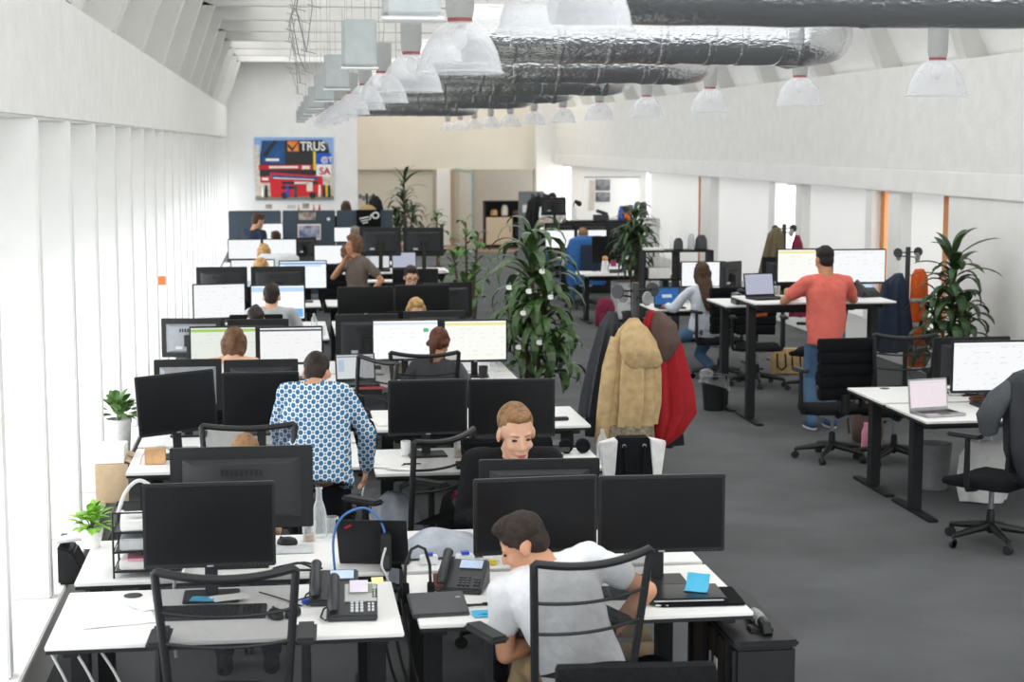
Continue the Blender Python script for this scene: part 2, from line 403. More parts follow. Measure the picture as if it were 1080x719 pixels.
def laptop(scr='lap_page', body='black_plastic', ang=105, w=.33, d=.23):
    def b():
        t = thing('laptop', '', '')
        MB().box((0, 0, .009), (w, d, .018)).build('laptop_body', body, t, bevel=.004)
        k = MB()
        for r in range(5):
            for c in range(12): k.box((-w*.42+c*w*.0765, .07-r*.024, .0185), (.019, .018, .002))
        k.build('keyboard_keys', 'bezel' if body != 'bezel' else 'grey_plastic', t)
        MB().box((0, -.075, .0185), (.09, .055, .001)).build('touchpad', 'grey_plastic', t)
        e = bpy.data.objects.new('lid', MB().box((0, 0, d/2), (w, .01, d)).mesh('lid', .003)); C.objects.link(e); e.data.materials.append(MAT[body]); e.parent = t
        e.location = (0, d/2, .016); e.rotation_euler = (R(-(ang-90)), 0, 0)
        MB().box((0, -.006, d/2+.004), (w-.025, .002, d-.035)).build('screen', scr, e)
        MB().box((w*.33, .006, d*.85), (.035, .002, .01), (0, 30, 0)).build('badge', 'red' if body == 'black_plastic' else 'silver', e)
        return t
    return ('lap', scr, body, ang, w), b
def put_laptop(label, x, y, z=.74, rz=0, **k):
    key, b = laptop(**k); return inst(key, b, label, 'laptop', (x, y, z), rz, 'laptops')
def desk_phone(silver=False):
    t = thing('desk_phone', '', '')
    w, d = .21, .20
    MB().prism([(-.1, 0), (.1, 0), (.1, .03), (-.1, .115)], -w/2, w/2)
    m = MB(); v = [(-d/2, 0), (d/2, 0), (d/2, .10), (d/2-.03, .115), (-d/2, .025)]
    m.add([(x, y, z) for x in (-w/2, w/2) for y, z in v], [(0,1,2,3,4), (9,8,7,6,5)]+[(i, i+5, (i+1) % 5+5, (i+1) % 5) for i in range(5)])
    m.build('phone_body', 'phone_dark', t, bevel=.006)
    ang = math.atan2(.09, .17)
    def face(x, s, z=.002):                        # on the sloped face: s from the front edge
        return (x, -d/2+s*math.cos(ang), .025+s*math.sin(ang)+z)
    rot = (math.degrees(ang), 0, 0)
    if silver: MB().box(face(.035, .130, .003), (.135, .11, .006), rot).build('screen_surround', 'phone_silver', t, bevel=.004)
    MB().box(face(.035, .150, .007), (.10, .05, .004), rot).build('display', 'lcd' if silver else 'lcd_blue', t)
    k = MB()
    for r in range(4):
        for c in range(3): k.box(face(.0+c*.02, .022+r*.016, .004), (.013, .010, .006), rot)
    for r in range(3):
        for c in range(2): k.box(face(.07+c*.016, .025+r*.018, .004), (.010, .010, .006), rot)
    k.build('keypad', 'key_light' if silver else 'grey_plastic', t)
    if silver:
        k = MB()
        for r in range(4):
            for c in range(2): k.box(face(.093+c*.012-.006, .10+r*.014, .007), (.007, .007, .004), rot)
        k.build('line_keys', 'black_plastic', t)
    h = MB(); p = [V(face(-.075, s, z)) for s, z in ((.0, .02), (.02, .035), (.06, .045), (.13, .045), (.175, .037), (.195, .02))]
    h.tube(p, [.018, .024, .019, .019, .024, .018], 12); h.build('handset', 'phone_dark', t)
    cd = [(-.1, -.05+.004*math.cos(i*1.9), .03) for i in range(3)]
    MB().tube([(-.075, -.1, .03), (-.11, -.12, .012), (-.13, -.06, .01), (-.12, .02, .02), (-.10, .03, .03)], .004, 6).build('coiled_cord', 'black_cable', t)
    return t
def keyboard():
    t = thing('keyboard', '', '')
    MB().box((0, 0, .011), (.45, .15, .016), (4, 0, 0)).build('key_deck', 'grey_plastic', t, bevel=.004)
    k = MB()
    for r in range(6):
        for c in range(15): k.box((-.20+c*.0215, -.055+r*.021, .019+(-.055+r*.021)*.07), (.017, .016, .008), (4, 0, 0))
        for c in range(4): k.box((.135+c*.02, -.055+r*.021, .019+(-.055+r*.021)*.07), (.016, .016, .008), (4, 0, 0))
    k.build('keys', 'black_plastic', t); return t
def mouse():
    t = thing('computer_mouse', '', '')
    MB().rings([[(.03*math.cos(a)*s, .052*math.sin(a)*s, z) for a in [2*PI*i/18 for i in range(18)]] for s, z in ((.95, 0), (1, .008), (.96, .02), (.8, .031), (.45, .037))]).build('shell', 'black_plastic', t, smooth=80)
    MB().lathe([(.008, -.003), (.008, .003)], (0, .03, .034), 10, 'x').build('scroll_wheel', 'grey_plastic', t); return t
def glassy(profile, name, m='glass', liquid=None):
    def b():
        t = thing(name, '', '')
        MB().lathe(profile+[(max(.004, r-.003), h+.003) for r, h in reversed(profile)], n=20, cap=False).build('glass_wall', m, t)
        if liquid: MB().lathe([(profile[0][0]*.9, .005), (profile[0][0]*.95, liquid)], n=18).build('liquid', 'drink', t)
        return t
    return b
TUMBLER = [(.028, 0), (.03, .004), (.036, .10)]
CARAFE = [(.038, 0), (.04, .01), (.04, .10), (.03, .15), (.017, .19), (.015, .235), (.019, .25)]
def small(name, label, cat, mb, m, loc, rz=0, group=None, rot=None, bevel=0, smooth=35):
    o = mb.build(name, m, None, bevel, smooth); place(o, loc, rz, rot); return tag(o, label, cat, group)
def sheet(label, x, y, z, w, h, m='paper', rz=0, name='paper_sheet', cat='paper', tilt=0, group=None, curl=0):
    b = MB().grid(lambda u, v: ((u-.5)*w, (v-.5)*h, .0015+curl*.1*max(0, v-.3)**2+.001*math.sin(u*7)), 6, 6)
    return small(name, label, cat, b, m, (x, y, z), group=group, rot=(tilt, 0, rz))
def cable(label, pts, r=.004, m='black_cable', name='cable', cat='cable', group=None, smoothn=5):
    P = [V(p) for p in pts]; out = []
    for i in range(len(P)-1):
        p0, p1, p2, p3 = P[max(i-1, 0)], P[i], P[i+1], P[min(i+2, len(P)-1)]
        for j in range(smoothn):
            t = j/smoothn; out.append(.5*((2*p1)+(p2-p0)*t+(2*p0-5*p1+4*p2-p3)*t*t+(3*p1-p0-3*p2+p3)*t**3))
    out.append(P[-1]); return tag(MB().tube(out, r, 7).build(name, m, smooth=80), label, cat, group)
# ------------------------------------------------------------------ plants
def leaf(m, base, az, length, width, droop, up=1.1, n=7, twist=0):
    d = V((math.cos(az), math.sin(az), 0)); side = V((-math.sin(az), math.cos(az), 0)); p = V(base); el = up; L = []; st = length/n
    for i in range(n+1):
        t = i/n; w = width*(math.sin(PI*min(1, t*.92+.08))**.7)*.5
        dirv = d*math.cos(el)+V((0, 0, 1))*math.sin(el); nrm = dirv.cross(side)
        a = side*math.cos(twist*t)+nrm*math.sin(twist*t)
        L.append((p-a*w+nrm*w*-.25, V(p), p+a*w+nrm*w*-.25)); p = p+dirv*st; el -= droop/n*(1+t)
    o = len(m.v)
    for r in L: m.v += [tuple(q) for q in r]
    for i in range(n):
        for k in (0, 1): m.f.append((o+i*3+k, o+i*3+k+1, o+(i+1)*3+k+1, o+(i+1)*3+k))
def pot(t, r, h, m):
    MB().lathe([(r*.72, 0), (r*.76, .01), (r, h-.02), (r*1.04, h-.02), (r*1.04, h), (r*.93, h), (r*.92, h-.03)], n=26).build('pot', m, t)
    MB().lathe([(.0, h-.03), (r*.92, h-.03)], n=20, cap=False).build('soil', 'soil', t)
def cane_plant(name, label, loc, canes, m='leaf_dark', potr=.16, poth=.3, potm='pot_dark', seed=1, tags=0):
    """canes: (dx, dy, z of crown, leaves, leaf length, width, droop, spread of leaf bases down the cane)"""
    rnd = random.Random(seed); t = thing(name, label, 'plant', loc); pot(t, potr, poth, potm)
    hold = []
    for dx, dy, z, nl, ll, w, dr, sp in canes:
        st = MB().tube([(dx*.3, dy*.3, poth-.05), (dx*.6+.01, dy*.6, (poth+z)*.5), (dx, dy, z)], [.02, .017, .012], 8).build('stem', 'bark', t)
        f = MB()
        for i in range(nl):
            q = i/nl; az = i*2.4+rnd.uniform(-.3, .3); zb = z-sp*q+rnd.uniform(-.02, .02)
            L = ll*rnd.uniform(.75, 1.1)*(.65+.35*min(1, q*3)); up = 1.35-1.0*q+rnd.uniform(-.15, .15)
            leaf(f, (dx+.01*math.cos(az), dy+.01*math.sin(az), zb), az, L, w*rnd.uniform(.8, 1.15), dr*rnd.uniform(.8, 1.2), up, twist=rnd.uniform(-.3, .3))
            if q > .2: hold.append((dx, dy, zb, az, L, up))
        f.build('foliage', m, t, smooth=0)
    return t
def bushy(label, loc, r, n, m, potr, poth, potm, seed=3, ll=.09, name='potted_plant'):
    rnd = random.Random(seed); t = thing(name, label, 'plant', loc); pot(t, potr, poth, potm); f = MB(); s = MB()
    for i in range(n):
        az = rnd.uniform(0, 2*PI); e = rnd.uniform(.1, 1.5); q = rnd.uniform(.3, 1)
        b = V((math.cos(az)*math.cos(e)*r*q, math.sin(az)*math.cos(e)*r*q, poth+math.sin(e)*r*q*1.1))
        leaf(f, b, az+rnd.uniform(-.8, .8), ll*rnd.uniform(.7, 1.2), ll*.55, 1.2, e, 4)
        if i % 5 == 0: s.tube([(0, 0, poth-.03), b*.5+V((0, 0, poth*.5)), b], .003, 5)
    f.build('foliage', m, t, smooth=0); s.build('stem', 'leaf_mid', t); return t
# ------------------------------------------------------------------ cloth
def cloth(secs, m, name, parent, folds=7, amp=.10, seed=0, n=40, disp=.006):
    """hanging cloth: closed loft through (centre, rx, ry) sections with vertical folds growing downwards"""
    rnd = random.Random(seed); ph = [rnd.uniform(0, 6.28) for _ in range(3)]; rr = []
    S = []
    for i in range(len(secs)-1):
        for j in range(4):
            t = j/4; a, b = secs[i], secs[i+1]; S.append((V(a[0]).lerp(V(b[0]), t), a[1]+(b[1]-a[1])*t, a[2]+(b[2]-a[2])*t))
    S.append((V(secs[-1][0]), secs[-1][1], secs[-1][2]))
    for i, (c, rx, ry) in enumerate(S):
        g = min(1, i/len(S)*1.6+.15); ring = []
        for j in range(n):
            a = 2*PI*j/n; f = 1+amp*g*(math.sin(folds*a+ph[0])+.5*math.sin((folds*2-3)*a+ph[1]+i*.12))
            ring.append((c.x+rx*f*math.cos(a), c.y+ry*f*math.sin(a), c.z+disp*math.sin(3*a+ph[2])))
        rr.append(ring)
    return MB().rings(rr).build(name, m, parent, smooth=70)
def coat_rack(label, loc, h=1.73, rz=0, discs=4):
    t = thing('coat_rack', label, 'coat rack', loc, rz)
    MB().lathe([(.19, 0), (.2, .01), (.19, .022), (.03, .03)], n=28).build('base', 'black_metal', t)
    MB().lathe([(.026, .02), (.026, h), (.02, h+.006)], n=16).build('pole', 'grey_plastic', t)
    for i in range(discs):
        a = PI*2*i/discs+.45; z = h-.05-.045*(i % 2); r = .15 if i % 2 == 0 else .13
        p = (r*math.cos(a), r*math.sin(a), z)
        k = MB().tube([(0, 0, z), p], .007, 6).build('peg', 'black_metal', t)
        d = MB().lathe([(.0, -.008), (.048, -.008), (.05, 0), (.048, .008), (.0, .008)], n=22, axis='y'); o = d.build('knob', 'grey_plastic' if i % 2 == 0 else 'knob_grey', k)
        o.location = p; o.rotation_euler = (0, 0, a-PI/2+.3)
    return t
mat('knob_grey', '8b8d8e', .5)
# ------------------------------------------------------------------ people
mat('skin', 'cf9a7b', .55, var=.05, scale=12, spec=.35); mat('skin_tan', 'c08a69', .55, var=.05, scale=12, spec=.35); mat('skin_fair', 'dcae92', .55, var=.04, scale=12, spec=.35)
for k_, c_ in (('hair_black', '1d1917'), ('hair_dark', '2c211b'), ('hair_brown', '4b3527'), ('hair_mid', '6b4c34'), ('hair_blond', 'c29a63'), ('hair_sandy', '8f6c49'), ('hair_grey', '8e8377'), ('hair_auburn', '5c3322')):
    m_ = mat(k_, c_, .6, var=.35, scale=30, bump=.5, bscale=90, spec=.35)
for k_, c_ in (('shirt_white', 'e9ebee'), ('shirt_black', '17181b'), ('shirt_grey', 'b9bcc0'), ('shirt_navy', '2d3545'), ('shirt_coral', 'e07266'), ('shirt_taupe', '6d625a'), ('shirt_slate', '55585c'), ('shirt_pale', 'd4dae4'),
               ('jeans', '53728f'), ('jeans_dark', '2d3d4f'), ('trousers_dark', '24262d'), ('khaki', 'b49d78'), ('shoe_black', '17171a'), ('shoe_blue', '3e5878'), ('shoe_white', 'd8d8d6')):
    mat(k_, c_, .85, var=.06, scale=9, bump=.25, bscale=40, spec=.2)
def remesh(mb, name, voxel, m, parent, noise_=0, ns=9, smooth=3, seed=0):
    me = bpy.data.meshes.new('tmp'); me.from_pydata([tuple(v) for v in mb.v], [], mb.f)
    bm = bmesh.new(); bm.from_mesh(me); bmesh.ops.recalc_face_normals(bm, faces=bm.faces); bm.to_mesh(me); bm.free()
    o = bpy.data.objects.new('tmp', me); C.objects.link(o)
    r = o.modifiers.new('r', 'REMESH'); r.mode = 'VOXEL'; r.voxel_size = voxel
    s = o.modifiers.new('s', 'SMOOTH'); s.factor = .5; s.iterations = smooth
    dg = bpy.context.evaluated_depsgraph_get(); me2 = bpy.data.meshes.new_from_object(o.evaluated_get(dg))
    bpy.data.objects.remove(o); bpy.data.meshes.remove(me)
    if noise_:
        me2.update(); nn = [v.normal.copy() for v in me2.vertices]
        for v, q in zip(me2.vertices, nn):
            p = V((v.co.x*ns, v.co.y*ns, v.co.z*ns*.55)) + V((seed*3.1, seed*1.7, 0)); a = noise.noise(p)
            v.co += q*noise_*(a+.5*abs(noise.noise(p*2.3))-.2)
    me2.name = name; me2.shade_smooth(); ob = bpy.data.objects.new(name, me2); C.objects.link(ob); me2.materials.clear(); me2.materials.append(MAT[m]); ob.parent = parent
    return ob
def oval(c, u, r, rx, ry, n=20):
    f = r.cross(u); return [V(c)+r*(rx*math.cos(2*PI*i/n))-f*(ry*math.sin(2*PI*i/n)) for i in range(n)]
def ik(S, T, a, b, pole):
    S, T = V(S), V(T); d = T-S; L = min(d.length, (a+b)*.995); d.normalize(); T = S+d*L
    x = (a*a-b*b+L*L)/(2*L); h = math.sqrt(max(0, a*a-x*x)); p = V(pole); p = (p-d*p.dot(d)).normalized(); return S+d*x+p*h, T
def person(label, loc, yaw, hz=.54, lean=5, side=0, twist=0, head=(0, 0, 0), hands=None, feet=None, s=1.0, fem=False, hair=('short', 'hair_dark'), top=('shirt_grey', 'short'),
           bottom='jeans', shoes='shoe_black', skin='skin', voxel=.010, long_top=False, glasses=False, poles=None, neck_low=False, strap=False, curl=.9, hsx=1.0, nd=0, sleeve=.6, boxy=0):
    t = thing('person', label, 'person', loc, yaw)
    hip = V((0, 0, hz)); Rm = Euler((R(-lean), R(side), 0), 'YXZ').to_matrix() if False else (Matrix.Rotation(R(side), 3, 'Y') @ Matrix.Rotation(R(-lean), 3, 'X'))
    u = Rm @ V((0, 0, 1)); Tw = Matrix.Rotation(R(twist), 3, u); r0 = V((1, 0, 0)); rt = Tw @ (Rm @ V((1, 0, 0)))
    sw = (.165 if fem else .19)*s
    prof = ([(-.13, .08, .08), (-.09, .13, .095), (0, .165, .115), (.08, .148, .105), (.17, .122, .088), (.27, .135, .105), (.36, .15, .105), (.43, .14, .085), (.475, .09, .062), (.50, .055, .052)] if fem else
            [(-.13, .08, .08), (-.09, .13, .10), (0, .160, .118), (.09, .154, .114), (.17, .152, .108), (.27, .162, .115), (.36, .178, .118), (.43, .165, .095), (.475, .10, .068), (.50, .062, .058)])
    def torso(grow=0, lo=-9, hi=9, flare=0):
        secs = []
        for tt, rx, ry in prof:
            if lo <= tt <= hi:
                w = max(0, min(1, (tt+.05)/.4)); rr_ = r0.lerp(rt, w).normalized(); rr_ = (rr_-u*rr_.dot(u)).normalized()
                fl = flare*max(0, 1-(tt+.13)/.35)
                bx = boxy if tt < .3 else 0; secs.append(oval(hip+u*(tt*s), u, rr_, (max(rx, bx)+grow+fl)*s, (max(ry, bx*.72)+grow+fl)*s))
        return secs
    neck = hip+u*(.50*s); sh = {k: hip+u*(.435*s)+rt*(k*sw) for k in (-1, 1)}
    hy, hp, hr = head
    Hm = Matrix.Rotation(R(hy), 3, 'Z') @ Matrix.Rotation(R(-hp), 3, 'X') @ Matrix.Rotation(R(hr), 3, 'Y')
    hs = s*(.95 if fem else .99)*hsx
    fwd = V((u.x, u.y, 0))
    O = neck+u*((.035-nd)*s)+V((0, 0, (.025-nd*.5)*s))+Hm @ V((0, .03+nd*.3, .085))*hs
    H = lambda x, y, z: O+Hm @ V((x, y, z))*hs
    b = MB(); b.rings(torso())
    hd = lambda m, c, rad, ex=None: m.ball(H(*c), tuple(q*hs for q in rad), Hm @ ex if ex else Hm, 18, 11)
    hc = lambda m, a, ra, c, rb: m.cap(H(*a), ra*hs, H(*c), rb*hs, 10)
    hd(b, (0, -.012, .03), (.076, .096, .092)); hd(b, (0, .028, -.03), (.060, .066, .085)); hd(b, (0, .02, -.055), (.058, .055, .055))
    hc(b, (0, .068, -.098), .024, (0, .05, -.09), .034); hc(b, (-.048, .0, -.06), .018, (-.018, .07, -.105), .016); hc(b, (.048, .0, -.06), .018, (.018, .07, -.105), .016)
    hc(b, (0, .086, .005), .009, (0, .108, -.034), .0125); hd(b, (-.011, .098, -.038), (.011, .012, .009)); hd(b, (.011, .098, -.038), (.011, .012, .009))
    hc(b, (-.04, .074, .018), .012, (.04, .074, .018), .012)
    hd(b, (-.038, .066, -.035), (.022, .022, .02)); hd(b, (.038, .066, -.035), (.022, .022, .02)); hc(b, (-.016, .086, -.068), .011, (.016, .086, -.068), .011)
    for k in (-1, 1): hd(b, (k*.079, -.012, -.012), (.011, .022, .033), Matrix.Rotation(R(k*-18), 3, 'Z'))
    nr = .046 if fem else .056
    b.cap(neck-u*.03*s, (nr+.012)*s, H(0, -.022, -.06), nr*s, 14)
    ua, fa = .285*s, .255*s; ar = (.042, .034, .024) if fem else (.051, .041, .028)
    hands = hands or {}; el = {}; wr_ = {}
    for k in (-1, 1):
        tgt = hands.get(k, (k*.24, .30, hz+.12)); pole = (poles or {}).get(k, (k*.5, -.6, -.5))
        E, W = ik(sh[k], tgt, ua, fa, pole); el[k] = E; wr_[k] = W
        b.cap(sh[k]-rt*k*.075*s-u*.0*s, .06*s if not fem else .05*s, sh[k], (ar[0]+.006)*s); b.cap(neck-u*.035*s, .045*s, sh[k]+u*.0, ar[0]*s)
        b.cap(sh[k], ar[0]*s, E, ar[1]*s); b.cap(E, ar[1]*s, E.lerp(W, .35), ar[1]*s*1.02); b.cap(E.lerp(W, .3), ar[1]*s, W, ar[2]*s)
        d = (W-E).normalized(); q = V((0, 0, -1)) if abs(d.z) < .75 else V((-k, 0, 0)); pn = (q-d*q.dot(d)).normalized(); sd = d.cross(pn)*(1 if k > 0 else 1)
        hsz = s*(.92 if fem else 1)
        for w0 in (-.028, -.009, .010, .028): b.cap(W+sd*w0*.6*hsz, .016*hsz, W+d*.085*hsz+sd*w0*hsz, .0125*hsz, 8)
        for w0, L in ((-.031, .062), (-.0105, .078), (.0105, .083), (.031, .072)):
            p = W+d*.085*hsz+sd*w0*hsz; dd = (d*math.cos(curl*.35)+pn*math.sin(curl*.35)); p2 = p+dd*L*.45*hsz; dd = (d*math.cos(curl*.8)+pn*math.sin(curl*.8)); p3 = p2+dd*L*.32*hsz
            dd = (d*math.cos(curl*1.2)+pn*math.sin(curl*1.2)); p4 = p3+dd*L*.25*hsz
            b.cap(p, .0098*hsz, p2, .0090*hsz, 8); b.cap(p2, .0090*hsz, p3, .0084*hsz, 8); b.cap(p3, .0084*hsz, p4, .0075*hsz, 8)
        inn = sd*(-k) if sd.dot(V((1, 0, 0)))*k > 0 else sd*k*1.0
        inn = sd if sd.dot(-V((k, 0, 0))) > 0 else -sd
        p = W+d*.025*hsz+inn*.024*hsz; p2 = p+(d*.55+inn*.7+pn*.25).normalized()*.042*hsz; p3 = p2+(d*.9+inn*.15+pn*.35).normalized()*.034*hsz
        b.cap(p, .0145*hsz, p2, .0115*hsz, 8); b.cap(p2, .0115*hsz, p3, .009*hsz, 8)
    hj = {k: hip+V((k*.088*s, .01, -.03*s)) for k in (-1, 1)}; tl, sl = .43*s, .42*s; kn = {}; an = {}
    for k in (-1, 1):
        ft = (feet or {}).get(k, (k*.12, .42, .08))
        K, A = ik(hj[k], ft, tl, sl, (0, 1, .35)); kn[k] = K; an[k] = A
        b.cap(hj[k], .082*s, K, .053*s); b.cap(K, .052*s, K.lerp(A, .35), .052*s); b.cap(K.lerp(A, .3), .052*s, A, .036*s)
        b.cap(A+V((0, -.02, -.035)), .034*s, A+V((0, .13*s, -.045)), .026*s)
    body = remesh(b, 'body', voxel, skin, t, smooth=2)
    # ---- clothes
    if top:
        c = MB(); g = .021; lo = -.13
        c.rings(torso(g, lo, .475 if not neck_low else .43, .03 if long_top else 0))
        
        if top[1] != 'strap':
            for k in (-1, 1):
                c.cap(sh[k]-rt*k*.075*s, .066*s if not fem else .06*s, sh[k], (ar[0]+.018)*s); c.cap(neck-u*.036*s, .060*s, sh[k], (ar[0]+.014)*s)
                if top[1] == 'short':
                    e = sh[k].lerp(el[k], sleeve); c.cap(sh[k], (ar[0]+.018)*s, e, (ar[1]+.024)*s)
                else:
                    c.cap(sh[k], (ar[0]+.018)*s, el[k], (ar[1]+.022)*s); c.cap(el[k], (ar[1]+.022)*s, el[k].lerp(wr_[k], .9 if top[1] == 'long' else .55), (ar[2]+.02)*s)
        remesh(c, 'shirt', .011, top[0], t, noise_=.014, smooth=2, seed=len(label))
    c = MB(); c.rings(torso(.011, -9, .03)); 
    for k in (-1, 1):
        c.cap(hj[k], .095*s, kn[k], .066*s); c.cap(kn[k], .066*s, kn[k].lerp(an[k], .4), .062*s); c.cap(kn[k].lerp(an[k], .35), .062*s, an[k]+V((0, 0, -.005)), .054*s)
    remesh(c, 'trousers', .013, bottom, t, noise_=.012, smooth=2, seed=3)
    for k in (-1, 1):
        A = an[k]; m = MB(); m.cap(A+V((0, -.03, -.032)), .042*s, A+V((0, .07, -.038)), .044*s, 12); m.cap(A+V((0, .05, -.042)), .042*s, A+V((0, .16*s, -.05)), .03*s, 12)
        so = remesh(m, 'shoe', .010, shoes, t, smooth=2)
        MB().rings([oval(A+V((0, .06, z)), V((0, 0, 1)), V((1, 0, 0)), .045*s, .135*s) for z in (-.08, -.066)]).build('sole', 'shoe_white' if shoes == 'shoe_blue' else 'shoe_black', so)
    # ---- hair
    st, hm = hair; h = MB()
    hd(h, *(((0, -.027, .048), (.0815, .098, .087)) if st == 'crop' else ((0, -.022, .046), (.083, .100, .088)))); hd(h, (0, -.055, -.012), (.070, .058, .068))
    if st == 'crop': hd(h, (0, .034, .098), (.060, .050, .030))
    if st in ('short', 'crop'):
        if st == 'short':
            hd(h, (0, .03, .103), (.062, .056, .034)); hd(h, (.02, .045, .1), (.05, .045, .03))
            for k in (-1, 1): hc(h, (k*.074, .005, .03), .014, (k*.076, .0, -.012), .007)
    elif st == 'bun': hd(h, (0, -.105, .06), (.045, .04, .045)); hd(h, (0, .02, .09), (.07, .07, .04))
    elif st == 'pony':
        hc(h, (0, -.10, .02), .036, (0, -.15, -.06), .034); hc(h, (0, -.15, -.06), .034, (0, -.135, -.2), .014)
        for k in (-1, 1): hc(h, (k*.074, .02, .04), .016, (k*.068, -.05, -.02), .03)
    else:
        low = {'bob': -.078, 'long': -.12}[st]
        hd(h, (0, .012, .088), (.076, .078, .05))
        for k in (-1, 1):
            hc(h, (k*.072, .022, .05), .026, (k*.082, .012, -.04), .026); hc(h, (k*.082, .012, -.04), .026, (k*.075, .005, low), .022)
            hc(h, (k*.06, -.04, .0), .045, (k*.062, -.045, low), .036)
        hc(h, (0, -.06, .0), .06, (0, -.062, low), .045)
        if st == 'long':
            back = lambda z, y: neck+u*z*s+(Rm @ V((0, 1, 0)))*y
            for k in (-.045, 0, .045): h.cap(H(k, -.075, -.1), .045, back(-.16, -.135)+rt*k, .038); h.cap(back(-.16, -.135)+rt*k, .038, back(-.28, -.15)+rt*k*.6, .018)
    remesh(h, 'hair', .009, hm, t, noise_=.004 if st == 'crop' else .007, ns=26, smooth=2)
    # ---- face
    for k in (-1, 1):
        e = MB(); hd(e, (k*.031, .080, -.002), (.0135, .009, .0055)); e.build('eye', 'eye', t, smooth=80)
        e = MB(); hc(e, (k*.016, .089, .019), .0036, (k*.045, .080, .022), .0028); e.build('eyebrow', hm, t, smooth=80)
    e = MB(); hc(e, (-.018, .0935, -.0715), .0035, (.018, .0935, -.0715), .0035); hc(e, (-.012, .0945, -.079), .0045, (.012, .0945, -.079), .0045); e.build('mouth', 'lips', t, smooth=80)
    if glasses:
        e = MB()
        for k in (-1, 1):
            e.tube([H(k*.034+.024*math.cos(a), .1, -.004+.017*math.sin(a)) for a in [2*PI*i/14 for i in range(15)]], .0028, 6); e.tube([H(k*.058, .1, .004), H(k*.078, .0, 0)], .0024, 6)
        e.tube([H(-.01, .102, 0), H(.01, .102, 0)], .0026, 6); e.build('spectacles', 'black_plastic', t)
    if strap:
        e = MB()
        for k in (-1, 1): e.tube([hip+u*.36*s+rt*k*.06+(Rm @ V((0, -1, 0)))*.112*s, hip+u*.44*s+rt*k*.09+(Rm @ V((0, -1, 0)))*.095*s, hip+u*.475*s+rt*k*.095, hip+u*.42*s+rt*k*.09+(Rm @ V((0, 1, 0)))*.1*s], .009, 6)
        e.build('shoulder_strap', 'shirt_white', t)
    return t
# ------------------------------------------------------------------ screens and room light surfaces
glow('left_daylight', 'f8fbff', 3.2); glow('right_daylight', 'fffdf8', 3.0); mat('left_blind_glow', 'e9eae7', .8, var=.01, emit=.16)  # the left blind's emission stands for daylight passing through the cloth
mat('glow_white', 'f2f2f0', .8, var=.01, scale=2, emit=.24)  # white with emission put in for backlight; blinds and the whiteboard use it
screen('scr_plain', 'eef2f4', .02, 'f6f8fa', .92); screen('scr_green', 'a9d36a', .06, 'edf2ea', .86); screen('scr_tool', '5c6168', .035, 'f6f6f6', .9)
screen('scr_yellow', 'ece9a4', .05, 'fafaf4', .92); screen('scr_blue', 'b9d4ee', .12, 'f4f8fb', 1.0, ((.30, .98, .04, .30), '6fb0e6')); screen('scr_bluebar', '7aa5cf', .05, 'eef4fa', 1.0, ((.1, .9, .80, .88), 'c4daf0'))
screen('scr_chat', 'd8e2e8', .04, 'f8fafb', .95, ((.78, .86, .70, .80), '4fbf7a')); screen('lap_page', '9aa3ab', .05, 'dfe3e6', .8, ((.04, .2, .3, .8), 'b9cfe2'))
screen('lap_pink', 'e8dfe6', .04, 'f0e4ea', .9); screen('lap_blue', '3a6aa8', .05, '3d6fb4', .7, ((.3, .7, .4, .6), 'cfe0f2')); screen('lap_violet', 'c9cbe0', .05, 'c2c6da', .75)
mat('poster_sky', '8fb4e6', .6); mat('poster_stone', 'd8d0c2', .7, var=.2, scale=30); mat('poster_road', '8d8981', .7); mat('poster_dark', '2b2b30', .6); mat('poster_blue', '1c4f86', .6, var=.3, scale=4)
mat('poster_orange', 'e8622c', .6, col2='f0a040', scale=4); mat('poster_cobalt', '2456c4', .6); mat('poster_pale', 'f0e6da', .7); mat('poster_grey', '88888c', .6); mat('bus_red', 'd8252c', .5, var=.08)
# ------------------------------------------------------------------ the room
XL, XR, YN, YF = -1.15, 7.3, -1.5, 47.0
struct('floor', MB().box((3.2, 19.5, -.05), (9.6, 43, .1)), 'carpet', smooth=0)
struct('floor_far', MB().box((3.2, 44.5, -.05), (9.6, 7, .1)), 'brown_floor', smooth=0)
# left wall: sill panel, deep fins between windows, beam, sloped ribs
struct('wall_left', MB().box((XL-.31, 18.2, .22), (.5, 39.6, .44)), 'grey_wall', smooth=0)
struct('trim_1', MB().box((XL-.235, 18.2, .455), (.55, 39.6, .03)), 'white_wall', bevel=.006)
struct('wall_left_beam', MB().box((XL-.25, 18.2, 3.15), (.5, 39.6, .66)), 'white_brick', bevel=.01)
k = 2
FIN0, FINP = 6.94, 1.26
for i in range(-5, 25):
    y = FIN0+FINP*i
    struct('trim_%d' % k, MB().box((XL-.20, y+.05, 1.645), (.40, .10, 2.35)), 'white_wall', bevel=.008); k += 1
n = 1
for i in range(-5, 25):
    y = FIN0+FINP*i
    w = MB().box((XL-.40, y+.05+FINP/2, 1.645), (.03, FINP-.1, 2.35)).build('window_%d' % n, 'left_daylight'); w['kind'] = 'structure'
    f = MB()
    for zz in (.50, 2.0, 2.79): f.box((XL-.375, y+.05+FINP/2, zz), (.04, FINP-.1, .06))
    f.box((XL-.375, y+.13, 1.645), (.04, .06, 2.35)); f.box((XL-.375, y-.03+FINP, 1.645), (.04, .06, 2.35))
    f.build('window_frame', 'white_wall', w)
    MB().box((XL-.36, y+.05+FINP/2, 2.34), (.012, FINP-.12, .92)).build('roller_blind', 'left_blind_glow', w); n += 1  # half down to dim the upper window; its backlight is emission
